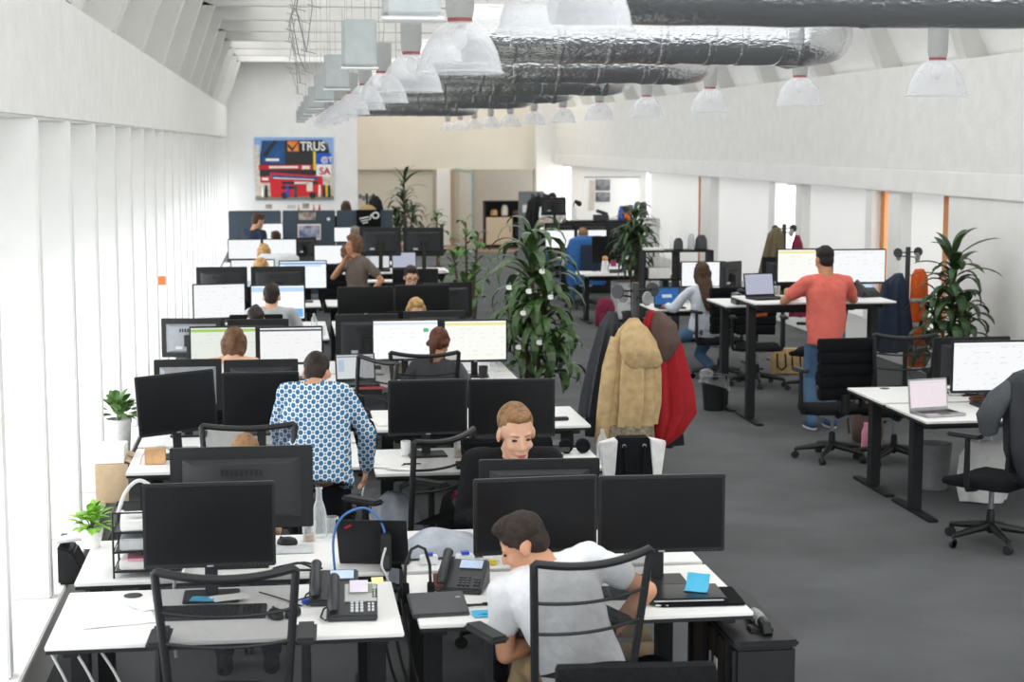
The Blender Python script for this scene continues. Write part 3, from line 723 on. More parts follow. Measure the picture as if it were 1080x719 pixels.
def slope_rib(x0, z0, x1, z1, y, depth):
    sx = -1 if x0 < 3 else 1
    m = MB().add([(x0, y, z0), (x1, y, z1), (x1+sx*depth, y, z1+.1), (x0+sx*depth, y, z0)] +
                 [(x0, y+.22, z0), (x1, y+.22, z1), (x1+sx*depth, y+.22, z1+.1), (x0+sx*depth, y+.22, z0)],
                 [(0,1,2,3), (7,6,5,4), (0,4,5,1), (1,5,6,2), (2,6,7,3), (3,7,4,0)])
    return m
CZ = 4.47
for i in range(18):
    y = -.5+2.52*i
    if y < 38:
        struct('trim_%d' % k, slope_rib(XL, 3.48, XL+.34, CZ, y, .30), 'rib_grey', smooth=0); k += 1
    struct('trim_%d' % k, slope_rib(XR, 3.58, XR-.34, CZ, y, .30), 'rib_grey', smooth=0); k += 1
    struct('trim_%d' % k, MB().box((3.1, y+.11, CZ+.12), (8.4, .22, .24)), 'rib_grey', smooth=0); k += 1
struct('wall_left_slope', MB().add([(XL-.28, -1.5, 3.46), (XL+.30, -1.5, CZ+.26), (XL+.30, 38, CZ+.26), (XL-.28, 38, 3.46)], [(0,1,2,3)]), 'white_wall', smooth=0)
struct('wall_right_slope', MB().add([(XR+.28, -1.5, 3.56), (XR-.30, -1.5, CZ+.26), (XR-.30, 47, CZ+.26), (XR+.28, 47, 3.56)], [(0,1,2,3)]), 'white_wall', smooth=0)
struct('ceiling', MB().box((3.1, 22.7, CZ+.3), (9.2, 48.6, .1)), 'ceiling_white', smooth=0)
# right wall: beam in two steps, panels, window strips, timber posts
struct('wall_right_beam', MB().box((XR+.2, 22, 2.99), (.5, 47, 1.2)), 'white_brick', bevel=.012)
struct('trim_%d' % k, MB().box((XR+.2, 22, 2.255), (.56, 47, .27)), 'white_wall', bevel=.012); k += 1
struct('wall_right', MB().box((XR+.35, 22, .25), (.3, 47, .5)), 'white_wall', smooth=0)
def ypx(px): return XR*F/(px-VX)
# (left px, right px, kind): what stands in the right wall between the beam and the parapet, far to near
bays = [(587, 597, 'w'), (597, 630, 'b'), (630, 678, 'b'), (678, 683, 'w'), (683, 737, 'b'), (739, 746, 'w'), (746, 757, 'p'), (757, 822, 'b'), (822, 829, 'p'),
        (829, 850, 'w'), (852, 858, 'p'), (858, 926, 'b'), (926, 932, 'w'), (932, 940, 'p'), (944, 958, 'w'), (958, 972, 'p'), (972, 1012, 'b'), (1018, 1029, 'w'), (1029, 1240, 'm'), (1240, 1420, 'b'), (1420, 2600, 'm')]
wn = n
for a, b, t in bays:
    y1, y0 = ypx(a), ypx(b); c = (XR+.16, (y0+y1)/2, 1.30)
    if t == 'w':
        o = MB().box((XR+.22, (y0+y1)/2, 1.30), (.03, y1-y0, 1.65)).build('window_%d' % wn, 'right_daylight'); o['kind'] = 'structure'
        MB().box((XR+.19, (y0+y1)/2, .52), (.05, y1-y0, .06)).box((XR+.19, (y0+y1)/2, 2.10), (.05, y1-y0, .06)).build('window_frame', 'white_wall', o); wn += 1
    elif t == 'b': struct('window_blind_%d' % wn, MB().box((XR+.12, (y0+y1)/2, 1.30), (.02, y1-y0, 1.65)), 'glow_white', smooth=0); wn += 1
    elif t == 'p': struct('trim_%d' % k, MB().box((XR+.08, (y0+y1)/2, 1.30), (.24, y1-y0, 1.65)), 'white_wall', bevel=.01); k += 1
    else: struct('trim_%d' % k, MB().box((XR+.1, (y0+y1)/2, 1.06), (.3, y1-y0, 2.12)), 'white_wall', bevel=.01); k += 1
for a, b, z0 in ((737, 739.5, .5), (940, 944.5, .5), (1011.5, 1018, .5)):
    y1, y0 = ypx(a), ypx(b); struct('trim_%d' % k, MB().box((XR+.10, (y0+y1)/2, (z0+2.12)/2), (.06, y1-y0, 2.12-z0)), 'orange_wood', smooth=0); k += 1
# poster wall and the far end
PY = 38.0
struct('wall_poster', MB().box((.29, PY+.1, 2.3), (2.9, .2, 4.6)), 'white_wall', smooth=0)
struct('wall_poster_side', MB().box((1.64, PY+4.6, 2.3), (.2, 9, 4.6)), 'cream_wall', smooth=0)
struct('wall_far', MB().box((3.1, YF+.1, 2.3), (9.4, .2, 4.6)), 'cream_wall', smooth=0)
struct('wall_far_soffit', MB().box((4.3, 44.2, 3.3), (5.2, .4, 2.6)), 'cream_wall', smooth=0)
struct('wall_far_pier', MB().box((7.05, 44.0, 2.2), (.65, .6, 4.4)), 'white_wall', smooth=0)
struct('wall_far_column', MB().box((4.28, 44.1, 1.0), (.36, .3, 2.0)), 'white_wall', smooth=0)
struct('wall_far_panel', MB().box((2.9, 44.2, 1.0), (2.2, .1, 2.0)), 'grey_cream', smooth=0)
g = struct('window_%d' % wn, MB().box((4.60, 42.0, 1.0), (.02, 4.0, 2.0)), 'window_glass', smooth=0)
MB().box((4.60, 40.0, 1.0), (.05, .05, 2.0)).box((4.6, 42, 2.0), (.05, 4, .05)).box((4.6, 42, .03), (.05, 4, .05)).build('window_frame', 'teal_metal', g)
d = struct('door_1', MB().box((5.0, 46.95, 1.0), (.9, .06, 2.0)), 'beige_door', bevel=.006)
MB().cap((5.38, 46.88, 1.0), .012, (5.28, 46.88, 1.0), .012).build('door_handle', 'chrome', d)

# poster: a red double-decker bus in a square of advertising screens
po = thing('wall_poster_print', 'large colour poster of red double-decker bus under billboards on white wall', 'poster', (.315, PY-.02, 1.41))
MB().box((0, 0, .705), (1.76, .03, 1.41)).build('print_sheet', 'poster_sky', po)
def patch(name, x0, z0, x1, z1, m, d=.018, poly=None):
    x = lambda u: -0.88+1.76*u
    zz = lambda v: 1.41*(1-v)
    pts = poly or [(x0, z0), (x1, z0), (x1, z1), (x0, z1)]
    return MB().prism([(x(a), zz(b)) for a, b in pts], -d-.002, -d+.002).build(name, m, po, smooth=0)
patch('printed_street', 0, .42, 1, 1, 'poster_stone', .017)
patch('printed_street', 0, .93, 1, 1, 'poster_road', .019)
patch('printed_tower', 0, .12, .06, .9, 'poster_stone', .0185)
patch('printed_billboard', 0, 0, 0, 0, 'poster_dark', .02, [(.1, .05), (.86, .04), (.93, .1), (.96, .3), (.97, .6), (.06, .62), (.07, .3)])
patch('printed_billboard', .09, .05, .385, .42, 'poster_blue', .022)
patch('printed_stroke', 0, 0, 0, 0, 'poster_dark', .024, [(.1, .28), (.24, .05), (.30, .05), (.14, .33)])
patch('printed_lettering', .14, .335, .31, .375, 'paper', .026)
patch('printed_billboard', .42, .06, .56, .22, 'poster_orange', .022)
patch('printed_tick', 0, 0, 0, 0, 'poster_dark', .025, [(.42, .14), (.48, .22), (.56, .08), (.56, .06), (.48, .17), (.43, .10)])
patch('printed_billboard', .78, .25, .97, .43, 'poster_cobalt', .024)
patch('printed_billboard', .78, .43, .97, .63, 'paper', .024)
patch('printed_stripe', .745, .22, .775, .52, 'yellow', .024)
patch('printed_banner', .05, .435, .74, .51, 'red', .024)
patch('printed_lettering', .18, .455, .55, .49, 'poster_pale', .026)
patch('printed_lettering', .60, .45, .70, .505, 'poster_pale', .026)
patch('printed_bus', 0, 0, 0, 0, 'bus_red', .028, [(.19, .56), (.25, .555), (.86, .62), (.87, .93), (.2, .955), (.19, .8)])
patch('printed_windows', 0, 0, 0, 0, 'poster_blue', .030, [(.21, .59), (.8, .635), (.8, .685), (.21, .655)])
patch('printed_windows', 0, 0, 0, 0, 'paper', .032, [(.23, .635), (.75, .665), (.75, .68), (.23, .65)])
patch('printed_windows', .34, .70, .80, .745, 'poster_dark', .030)
patch('printed_panel', .50, .705, .68, .74, 'poster_pale', .032)
patch('printed_windows', .33, .77, .53, .82, 'poster_dark', .030)
patch('printed_door', .655, .71, .73, .86, 'poster_pale', .032)
for u in (.37, .73): MB().lathe([(.075, -.036), (.075, -.03)], (-0.88+1.76*u, 0, 1.41*.08), 18, 'y').build('printed_wheel', 'poster_dark', po)
patch('printed_bus', .07, .62, .19, .72, 'bus_red', .026)
patch('printed_lettering', .09, .64, .17, .68, 'paper', .03)
for i, (u, c) in enumerate(((.41, 'poster_cobalt'), (.51, 'navy_felt'), (.82, 'poster_pale'), (.88, 'poster_dark'), (.94, 'black_plastic'), (.1, 'poster_pale'), (.14, 'poster_dark'), (.91, 'yellow'))):
    x = -0.88+1.76*u; MB().cap((x, -.034, .1), .035, (x, -.034, .25), .03, 8).ball((x, -.034, .31), (.03, .01, .035), n=8, m=6).build('printed_pedestrian', c, po)
def text(s, size, m, parent, loc, rot=(90, 0, 0), name='lettering', sx=1):
    cu = bpy.data.curves.new(name, 'FONT'); cu.body = s; cu.size = size; cu.extrude = .002; cu.offset = size*.02
    t = bpy.data.objects.new('t', cu); C.objects.link(t); dg = bpy.context.evaluated_depsgraph_get()
    me = bpy.data.meshes.new_from_object(t.evaluated_get(dg)); bpy.data.objects.remove(t)
    me.materials.clear(); me.materials.append(MAT[m]); o = bpy.data.objects.new(name, me); C.objects.link(o); o.parent = parent
    o.location = loc; o.rotation_euler = [R(a) for a in rot]; o.scale = (sx, 1, 1); return o
text('TRUS', .28, 'paper', po, (.14, -.03, 1.12), name='printed_lettering', sx=.85)
text('T', .2, 'poster_grey', po, (.70, -.03, 1.14), name='printed_lettering', sx=.5)
text('@T', .16, 'paper', po, (.60, -.032, .86), name='printed_lettering')
text('SA', .22, 'red', po, (.56, -.032, .58), name='printed_lettering')

# ------------------------------------------------------------------ ceiling services
for i, y in enumerate((5.8, 8.68, 11.56, 14.44, 17.32, 20.2, 26.0)):
    z = 3.262; r = .152; x1 = 6.9 if i == 0 else 2.95
    t = thing('air_duct', 'silver foil air duct crossing the ceiling, %s from the front' % ORD[i] + ('' if i else ', running out to the right'), 'duct', (0, y, z), group='foil air ducts')
    body = MB().tube([(.95+(x1-1.25)*j/40, 0, random.uniform(-.004, .004)) for j in range(41)], [r*random.uniform(.985, 1.015) for j in range(41)], 18)
    body.build('duct_run', 'foil', t)
    xe = .95+x1-1.25
    MB().tube([(xe-.05, 0, 0), (xe+.12, .04, .005), (xe+.26, .14, .02), (xe+.34, .30, .03), (xe+.36, .55, .03), (xe+.36, 1.0, .03)], r*1.04, 18).build('elbow', 'foil', t)
    for j in range(7):
        x = 1.1+j*(x1-1.3)/6+random.uniform(-.1, .1)
        MB().lathe([(r*1.015, -.02), (r*1.035, -.012), (r*1.035, .012), (r*1.015, .02)], (x, 0, 0), 18, 'x').build('band', 'foil', t)
    for x in (1.2, x1-.8): MB().tube([(x, 0, r), (x, 0, CZ-z)], .004, 5).build('hanger', 'chrome', t)
def pendant():
    t = thing('pendant_lamp', '', '')
    MB().lathe([(.055, .255), (.058, .25), (.066, .29), (.068, .47), (.062, .475), (.02, .476)], n=24).build('housing', 'lamp_grey', t)
    MB().lathe([(.053, .235), (.057, .232), (.057, .255), (.053, .258)], n=24).build('collar', 'lamp_red', t)
    pr = [(.20, 0), (.197, .012), (.190, .05), (.176, .095), (.152, .145), (.118, .19), (.085, .218), (.055, .235)]
    MB().lathe(pr+[(r-.004, h-.001) for r, h in reversed(pr)], n=32, cap=False).build('dome', 'dome', t)
    MB().lathe([(.203, -.004), (.206, .002), (.203, .008), (.199, .002)], n=32, cap=False).build('rim', 'glass', t)
    MB().ball((0, 0, .16), (.035, .035, .055)).build('bulb', 'white_plastic', t)
    MB().tube([(0, 0, .475), (.01, 0, .6), (0, 0, 1.45)], .004, 5).build('cable', 'lamp_grey', t)
    return t
for i in range(13):
    inst('pendant', pendant, 'clear dome pendant lamp with grey housing, %s from the front in the left row' % ORD[i], 'lamp', (.832, 4.85+2.88*i, 3.02), group='pendants of the left row')
for i in range(12):
    inst('pendant', pendant, 'clear dome pendant lamp with grey housing, %s from the front in the right row' % ORD[i], 'lamp', (4.33, 10.65+2.96*i, 3.01), group='pendants of the right row')
def ballast():
    t = thing('ballast_box', '', '')
    MB().box((0, 0, .105), (.14, .14, .19)).build('housing', 'ballast_grey', t, bevel=.008)
    MB().box((0, 0, .004), (.15, .15, .006)).build('base_plate', 'white_plastic', t)
    MB().tube([(-.05, 0, .2), (-.05, 0, 1.4)], .0014, 5).tube([(.05, 0, .2), (.05, 0, 1.4)], .0014, 5).build('hanger', 'chrome', t)
    return t
for i in range(9):
    inst('ballast', ballast, 'grey metal box hung on two wires beside the left lamps, %s from the front' % ORD[i], 'ceiling box', (.33, 4.2+2.75*i, 3.0), group='hanging grey boxes')
wr = MB()
for j in range(4):
    y = 8+j*2.6; pts = [(.14+.05*math.sin(i*1.3+j), y+i*.22, 3.95-.85*math.sin(PI*i/9)**2*.8+.12*math.sin(i*2.1+j)) for i in range(10)]; wr.tube(pts, .0035, 5)
    for p in pts[1:-1]: wr.tube([(p[0]-.03, p[1], p[2]+.01), (p[0]+.05, p[1], p[2]-.01)], .0025, 4)
tag(wr.build('cable_bundle', 'knob_grey'), 'loose grey cable hanging in loops from ceiling left of the lamps', 'cable')
# ------------------------------------------------------------------ desks, left bay (window column and aisle column)
AX, BX = -.945, .535
put_desk('white desk nearest the camera on the window side, with keyboard and desk phone', AX, 6.50)
put_desk('white desk facing the front window desk, holding document tray and carafe', AX, 7.46)
put_desk('white desk where the seated man in white T-shirt works', BX, 6.60)
put_desk('white desk of the man in black shirt, with folded grey bag on it', BX, 7.46)
put_desk('white desk the woman in patterned blouse leans over', AX, 9.98)
put_desk('white window desk behind the patterned blouse, carrying two monitor backs', AX, 10.84)
put_desk('white desk with picture frame and headphones behind the man in black', BX, 9.74)
put_desk('raised empty-ended white desk behind two dark monitors', BX+.06, 10.64, h=.85)
put_desk('white window desk of the woman with bobbed hair', AX, 13.3)
put_desk('white window desk facing the bobbed woman, with grey monitor backs', AX, 14.16)
put_desk('white desk with bright twin screens of the woman with ponytail', BX, 13.3)
put_desk('white desk of the blonde woman beside the tagged plant', BX, 14.16)
put_desk('white window desk of the man in pale grey T-shirt', AX, 16.7); put_desk('white window desk with black monitor backs behind the man in grey', AX, 17.56)
put_desk('white desk below twin dark screens behind the blonde woman', BX, 16.7); put_desk('white desk of the man with glasses', BX, 17.56)
put_desk('white window desk of the fair-haired person low behind monitors', AX, 20.1); put_desk('white desk with dark monitor behind the man with glasses', BX, 20.1)
put_desk('raised white desk with two monitor backs by the leafy plants', .78, 21.6, h=1.02)
put_desk('white window desk of the long blond-haired person', AX, 23.5); put_desk('white desk of the man in slate shirt near the partition', .2, 23.6)
put_desk('white window desk near the navy partition', AX, 26.9); put_desk('white aisle desk near the navy partition', .53, 26.9)
# right bay
put_desk('white desk at the right edge with silver laptop and lit monitor', 4.50, 11.08, group='right bay desks')
put_desk('white desk back to back with the right edge laptop desk', 4.50, 11.94, group='right bay desks')
put_desk('standing-height white desk of the man in coral polo shirt', 4.43, 15.2, h=1.19, group='right bay desks')
put_desk('raised white desk right behind the coral polo man\'s desk', 4.40, 16.06, h=1.08, group='right bay desks')
put_desk('white desk of the long-haired woman in pale shirt', 4.34, 19.06, group='right bay desks')
put_desk('white desk with scattered papers and dark monitor by the tall potted plant', 4.48, 24.3, group='right bay desks')
put_desk('white desk of the man with the blue jacket on his chair', 4.7, 27.7, group='right bay desks')
put_desk('raised white desk with dark monitor at the far end of right bay', 4.95, 31.5, h=1.05, group='right bay desks')
# ------------------------------------------------------------------ monitors
def mon_px(label, pl, pr, yt, yb, Y, deskz=.74, flip=False, rz=0, rot=None, group='monitors', **k):
    """monitor whose panel spans the given columns/rows at depth Y"""
    a = at(pl, (yt+yb)/2, Y=Y); b = at(pr, (yt+yb)/2, Y=Y); zt = at((pl+pr)/2, yt, Y=Y).z; zb = at((pl+pr)/2, yb, Y=Y).z
    k.setdefault('w', round(b.x-a.x, 2)); k.setdefault('h', round(zt-zb, 2)); k['zb'] = round(zb-deskz, 2)
    return put_mon(label, (a.x+b.x)/2, Y, deskz, (180 if flip else 0)+rz, group, rot, **k)
mon_px('switched-off black monitor on the front window desk', 151, 290, 507, 597, 7.08)
mon_px('big black monitor seen from behind, on the desk facing the front window desk', 180, 330, 470, 556, 7.75, flip=True)
mon_px('dark monitor in front of the man in white T-shirt, left of his pair', 498.5, 630, 503, 583, 7.05, rz=3)
mon_px('dark monitor on the aisle side of the man in white T-shirt', 631, 763.5, 502, 583, 7.07, rz=-2)
mon_px('black monitor back just below the face of man in black', 505, 632, 485, 560, 7.72, flip=True, rz=-3)
mon_px('tilted dark monitor at the window in front of the patterned blouse', 147, 232, 394, 457, 10.42, rot=(0, -3.5, 14))
mon_px('dark monitor half hidden by the patterned blouse', 234, 316, 393, 452, 10.45)
mon_px('monitor back coloured pale with sky reflection at the window behind the tilted dark monitor', 163, 234, 378, 432, 11.3, flip=True, back='pale_back')
mon_px('black monitor back with wide vent strip left of the patterned blouse', 236, 315, 379, 432, 11.3, flip=True)
mon_px('dark monitor behind the man in black, left of the pair', 409, 493, 399, 458, 10.25, rz=3)
mon_px('dark monitor behind the man in black, right of the pair', 494, 585, 399, 460, 10.28, rz=-3)
mon_px('lit monitor with green header before the bobbed woman', 200, 271, 343, 384, 13.8, scr='scr_green')
mon_px('lit monitor with dark toolbar right of the bobbed woman', 272.5, 341, 344, 384, 13.8, scr='scr_tool')
mon_px('grey monitor back at the window with headphones hung on it', 170, 234, 336, 377, 14.55, flip=True, rz=-8, back='pale_back')
mon_px('black monitor back behind the lit green-header screen', 240, 305, 336, 377, 14.6, flip=True)
mon_px('lit monitor with green dot left of the ponytailed woman', 392, 463, 336, 380, 13.75, scr='scr_chat')
mon_px('lit monitor with yellow header right of the ponytailed woman', 467.5, 535, 336, 381, 13.75, scr='scr_yellow')
mon_px('black monitor back with round stand above the open laptop', 354, 420, 332, 384, 14.5, flip=True)
mon_px('black monitor back whose top shows right of the blonde woman', 426, 491, 328, 368, 14.6, flip=True)
mon_px('slanted lit monitor at the window left of the man in grey', 203, 259, 299, 337, 17.2, scr='scr_plain', rz=10)
mon_px('lit monitor with blue block before the man in grey', 264, 322, 300, 338, 17.2, scr='scr_blue')
mon_px('black monitor back at the window above the slanted lit monitor', 207, 261, 282, 318, 18.0, flip=True)
mon_px('black monitor back behind the head of man in grey', 265, 322, 281, 318, 18.0, flip=True)
mon_px('dark screen left of the pair behind the blonde woman', 356, 415, 301, 331, 17.1); mon_px('dark screen right of the pair behind the blonde woman', 416, 474, 301, 331, 17.1)
mon_px('angled black monitor back at the aisle end beside the tagged plant', 445, 500, 298, 335, 17.7, flip=True, rz=18)
mon_px('pale lit monitor behind the fair-haired person\'s head', 243, 290, 273, 304, 20.6, scr='scr_plain'); mon_px('lit monitor with blue toolbar left of the standing woman', 294, 345, 274, 305, 20.6, scr='scr_bluebar')
mon_px('dark monitor just behind the man with glasses', 414, 462, 283, 300, 20.5)
mon_px('monitor back on the raised desk, beside the standing woman', 379, 423, 240, 270, 22.0, deskz=1.02, flip=True); mon_px('monitor back on the raised desk, next to the leafy plants', 425, 468, 240, 270, 22.05, deskz=1.02, flip=True)
mon_px('bright monitor left of the long blond hair', 240, 276, 252, 274, 24.1, scr='scr_plain'); mon_px('bright monitor right of the long blond hair', 277, 313, 252, 274, 24.1, scr='scr_plain')
mon_px('black monitor back beside the bright pair under the partition', 312, 330, 250, 270, 24.6, flip=True, rz=40, w=.45)
mon_px('lit monitor before the man in slate shirt', 331, 362, 258, 279, 23.9, scr='scr_plain')
mon_px('lit monitor between the heads by the navy partition', 267, 299, 235, 253, 27.4, scr='scr_plain'); mon_px('lit monitor before the grey-haired head by the partition', 352, 384, 239, 256, 27.4, scr='scr_plain')
mon_px('large lit monitor on the right edge desk with the silver laptop', 1003, 1092, 358, 413, 11.65, scr='scr_plain'); mon_px('black monitor back behind the large lit monitor at right', 985, 1064, 355, 404, 12.3, flip=True)
mon_px('bright monitor left of the man in coral polo', 819, 876, 262, 299, 15.9, deskz=1.19, scr='scr_yellow'); mon_px('bright monitor right of the man in coral polo', 877, 934, 262, 299, 15.9, deskz=1.19, scr='scr_plain')
mon_px('black monitor back left of the coral polo man\'s bright screens', 803, 855, 270, 306, 16.45, deskz=1.08, flip=True)
mon_px('lit monitor before the long-haired woman', 718, 765, 275, 303, 19.65, scr='scr_plain'); mon_px('dark monitor turned aside right of the long-haired woman\'s screen', 758, 783, 276, 306, 19.7, flip=True, rz=35, w=.40)
mon_px('dark monitor beside the tall plant on the paper-strewn desk', 624, 660, 249, 278, 24.85)
mon_px('bright monitor left of the man with the blue jacket', 575, 606, 242, 262, 28.3, scr='scr_plain'); mon_px('bright monitor right of the man with the blue jacket', 608, 640, 242, 262, 28.3, scr='scr_plain')
mon_px('black monitor back above the far bright screens, left', 574, 606, 235, 256, 28.9, flip=True); mon_px('black monitor back above the far bright screens, right', 608, 640, 235, 256, 28.9, flip=True)
mon_px('dark monitor back in front of the far dark-haired person', 571, 597, 208, 227, 31.9, deskz=1.05, flip=True)
# ------------------------------------------------------------------ chairs
put_chair('empty mesh-back chair nearest the camera at the window desk', -.215, 6.40, -2)
put_chair('mesh-back chair of the man in white T-shirt', 1.06, 6.40, 20)
put_chair('padded black chair back cut by the bottom edge of the photo', 1.10, 5.22, -4, 'pad')
put_chair('mesh-back chair of the man half hidden behind the big monitor', -.20, 9.0, 180)
put_chair('black padded chair of the man in black shirt', 1.22, 8.72, 180, 'pad')
put_chair('empty mesh-back chair turned askew beside the grey bag', .64, 9.04, 46)
put_chair('padded chair of the bobbed woman', -.40, 12.72, 0, 'pad').scale = (1, 1, .86); put_chair('low mesh-back chair of the ponytailed woman', 1.08, 12.72, -4)
put_chair('padded chair of the dark bun-haired woman', -.25, 15.62, 180, 'pad'); put_chair('padded chair of the man in grey T-shirt', -.1, 16.1, 0, 'pad').scale = (1, 1, .86); put_chair('padded chair of the blonde woman', 1.25, 15.75, 180, 'pad')
put_chair('padded chair of the man with glasses', 1.45, 19.0, 180, 'pad'); put_chair('padded chair of the fair-haired person', -.23, 19.3, 0, 'pad'); put_chair('padded chair of the long blond-haired person', -.24, 22.85, 0, 'pad')
put_chair('padded chair of the man in slate shirt', .84, 22.6, -20, 'pad'); put_chair('padded chair of the short-haired man by partition', -.08, 26.2, 0, 'pad'); put_chair('padded chair of the blond person by partition', -.16, 28.55, 180, 'pad')
put_chair('padded chair of the grey-haired person by partition', 1.17, 26.3, 0, 'pad')
put_chair('empty mesh-back chair right of the padded one in the right bay', 5.14, 13.35, -8)
put_chair('empty black padded chair below the man in coral polo', 4.66, 13.55, 4, 'pad')
put_chair('chair draped with a dark jacket at the right edge', 4.73, 10.47, 35)
put_chair('padded chair of the long-haired woman in pale shirt', 4.98, 18.45, 10, 'pad'); put_chair('empty black chair under the raised desks beside the wastebasket', 5.25, 17.85, 170, 'pad')
put_chair('black chair carrying a bright blue jacket', 4.93, 26.75, 0, 'pad'); put_chair('chair of the dark-haired person behind far bright screens', 5.2, 30.2, 180, 'pad')
put_chair('black chair in front of the far beige cabinet', 5.9, 39.6, 160, 'pad')
put_chair('mesh-back chair beside the navy jacket', 5.75, 17.3, 60)
put_chair('black mesh-back chair at left end of the picture-frame desk', .42, 11.9, 120)
# ------------------------------------------------------------------ people
person('man in white T-shirt bending left towards the phone, seen from behind', (1.19, 6.40, 0), 8, .56, lean=24, side=-16, twist=-10, nd=.03, sleeve=.5, head=(66, 30, -6), hands={-1: (-.04, .36, .64), 1: (.17, .20, .66)},
       poles={-1: (-.6, -.25, -.5), 1: (1, -.3, .25)}, feet={-1: (-.2, .45, .09), 1: (.22, .3, .09)}, s=1.0, hair=('short', 'hair_dark'), top=('shirt_white', 'short'), bottom='khaki', voxel=.0075, skin='skin')
person('man in black shirt facing the camera with eyes lowered', (1.19, 8.62, 0), 180, .585, lean=12, head=(9, 15, 3), hands={-1: (-.12, .40, .80), 1: (.12, .40, .80)}, s=1.06, hsx=1.10, nd=.03, hair=('crop', 'hair_sandy'), top=('shirt_black', 'long'), bottom='jeans_dark', voxel=.007, skin='skin_fair')
person('sandy-haired man whose forehead shows above the big monitor back', (-.205, 8.93, 0), 180, .50, lean=18, head=(0, 38, 0), s=.95, hair=('crop', 'hair_sandy'), top=('shirt_grey', 'short'), bottom='jeans_dark', skin='skin_fair', hands={-1: (-.10, .46, .775), 1: (.10, .46, .775)}, poles={-1: (0, -.2, -1), 1: (0, -.2, -1)})
person('woman in blue dotted white blouse leaning over a desk, back to camera', (.165, 9.36, 0), -4, .88, lean=22, nd=.045, boxy=.185, head=(-6, 36, 0), hands={-1: (-.24, .52, .80), 1: (.285, .26, .80)}, poles={-1: (-.8, -.3, -.2), 1: (.9, -.4, -.2)}, feet={-1: (-.11, 0, .09), 1: (.11, -.03, .09)},
       s=.98, fem=True, hair=('bun', 'hair_dark'), top=('dot_print', 'long'), bottom='trousers_dark', long_top=True)
person('woman with brown bobbed hair and strap top, seen from behind', (-.385, 12.8, 0), -3, .58, lean=7, head=(-4, 14, 0), nd=.03, fem=True, hair=('bob', 'hair_mid'), top=('shirt_white', 'strap'), neck_low=True, strap=True, bottom='jeans', skin='skin_fair', hands={-1: (-.3, .4, .78), 1: (.2, .4, .78)})
person('dark bun-haired woman looking down behind window monitors', (-.245, 15.6, 0), 180, .47, lean=10, head=(0, 34, 0), fem=True, hair=('bun', 'hair_dark'), top=('shirt_slate', 'short'))
person('dark-haired man in pale grey T-shirt, back to camera before blue screen', (-.11, 16.15, 0), -6, .62, nd=.03, lean=4, head=(0, 2, 0), hair=('short', 'hair_dark'), top=('shirt_grey', 'short'), bottom='jeans_dark', skin='skin_fair')
person('woman with reddish ponytail sitting before two lit screens', (1.17, 12.78, 0), -14, .52, lean=12, head=(-10, 22, 0), fem=True, hair=('pony', 'hair_auburn'), top=('shirt_slate', 'long'), bottom='jeans_dark')
person('blonde woman peeking over monitors, facing the camera', (1.25, 15.72, 0), 180, .50, lean=10, head=(0, 14, 0), fem=True, hair=('bob', 'hair_blond'), top=('shirt_white', 'short'), skin='skin_fair')
person('man with dark-framed glasses behind twin dark screens', (1.455, 18.95, 0), 180, .55, lean=6, head=(6, 14, 0), hair=('short', 'hair_dark'), top=('shirt_navy', 'short'), glasses=True, skin='skin_fair')
person('standing woman in taupe top with hand at her chest, in profile', (.875, 19.3, 0), 128, .91, lean=2, head=(-30, 2, 0), hands={1: (.02, .19, 1.34), -1: (-.24, .06, .95)}, poles={1: (.7, .1, -.8), -1: (-.5, -.8, 0)}, feet={-1: (-.1, 0, .09), 1: (.1, .05, .09)},
       s=.97, fem=True, hair=('bob', 'hair_mid'), top=('shirt_taupe', 'short'), bottom='trousers_dark', skin='skin_tan')
person('fair-haired person low before the pale lit monitor', (-.24, 19.4, 0), 0, .62, lean=6, head=(0, 12, 0), fem=True, hair=('long', 'hair_blond'), top=('shirt_pale', 'long'), voxel=.012)
person('person with long blond hair before two bright monitors', (-.24, 22.95, 0), 0, .56, lean=2, head=(0, 0, 0), fem=True, hair=('long', 'hair_blond'), top=('shirt_white', 'long'), voxel=.012)
person('brown-haired man in slate shirt near the standing woman, head turned right', (.83, 22.5, 0), -35, .57, lean=6, head=(-10, 8, 0), hair=('short', 'hair_mid'), top=('shirt_navy', 'short'), voxel=.012)
person('grey-haired short-cropped person before the navy partition', (1.17, 26.4, 0), 10, .62, lean=4, head=(0, 0, 0), hair=('crop', 'hair_grey'), top=('shirt_slate', 'short'), voxel=.012)
person('standing man in navy shirt leaning towards a colleague at the partition', (-.50, 25.9, 0), -48, .90, lean=16, head=(-8, 16, 0), feet={-1: (-.1, 0, .09), 1: (.1, .05, .09)}, hands={-1: (-.15, .35, .9), 1: (.2, .3, .95)}, hair=('short', 'hair_brown'), top=('shirt_navy', 'long'), s=.98, voxel=.012)
person('blond person behind the lit monitor at the partition', (-.155, 28.5, 0), 180, .56, lean=4, head=(0, 12, 0), fem=True, hair=('bob', 'hair_blond'), top=('shirt_white', 'short'), voxel=.012)
person('short-haired man with bare neck, back to camera at the partition', (-.075, 26.25, 0), 8, .56, lean=2, head=(14, 4, 0), hair=('crop', 'hair_brown'), top=('shirt_pale', 'short'), voxel=.012)
person('dark-haired person half hidden behind the partition', (1.165, 30.1, 0), 0, .91, lean=0, fem=True, hair=('long', 'hair_brown'), top=('shirt_black', 'long'), feet={-1: (-.1, 0, .09), 1: (.1, 0, .09)}, hands={-1: (-.25, .1, .85), 1: (.25, .1, .85)}, s=.98, voxel=.012)
p_ = at(872, 330, Y=15.0)
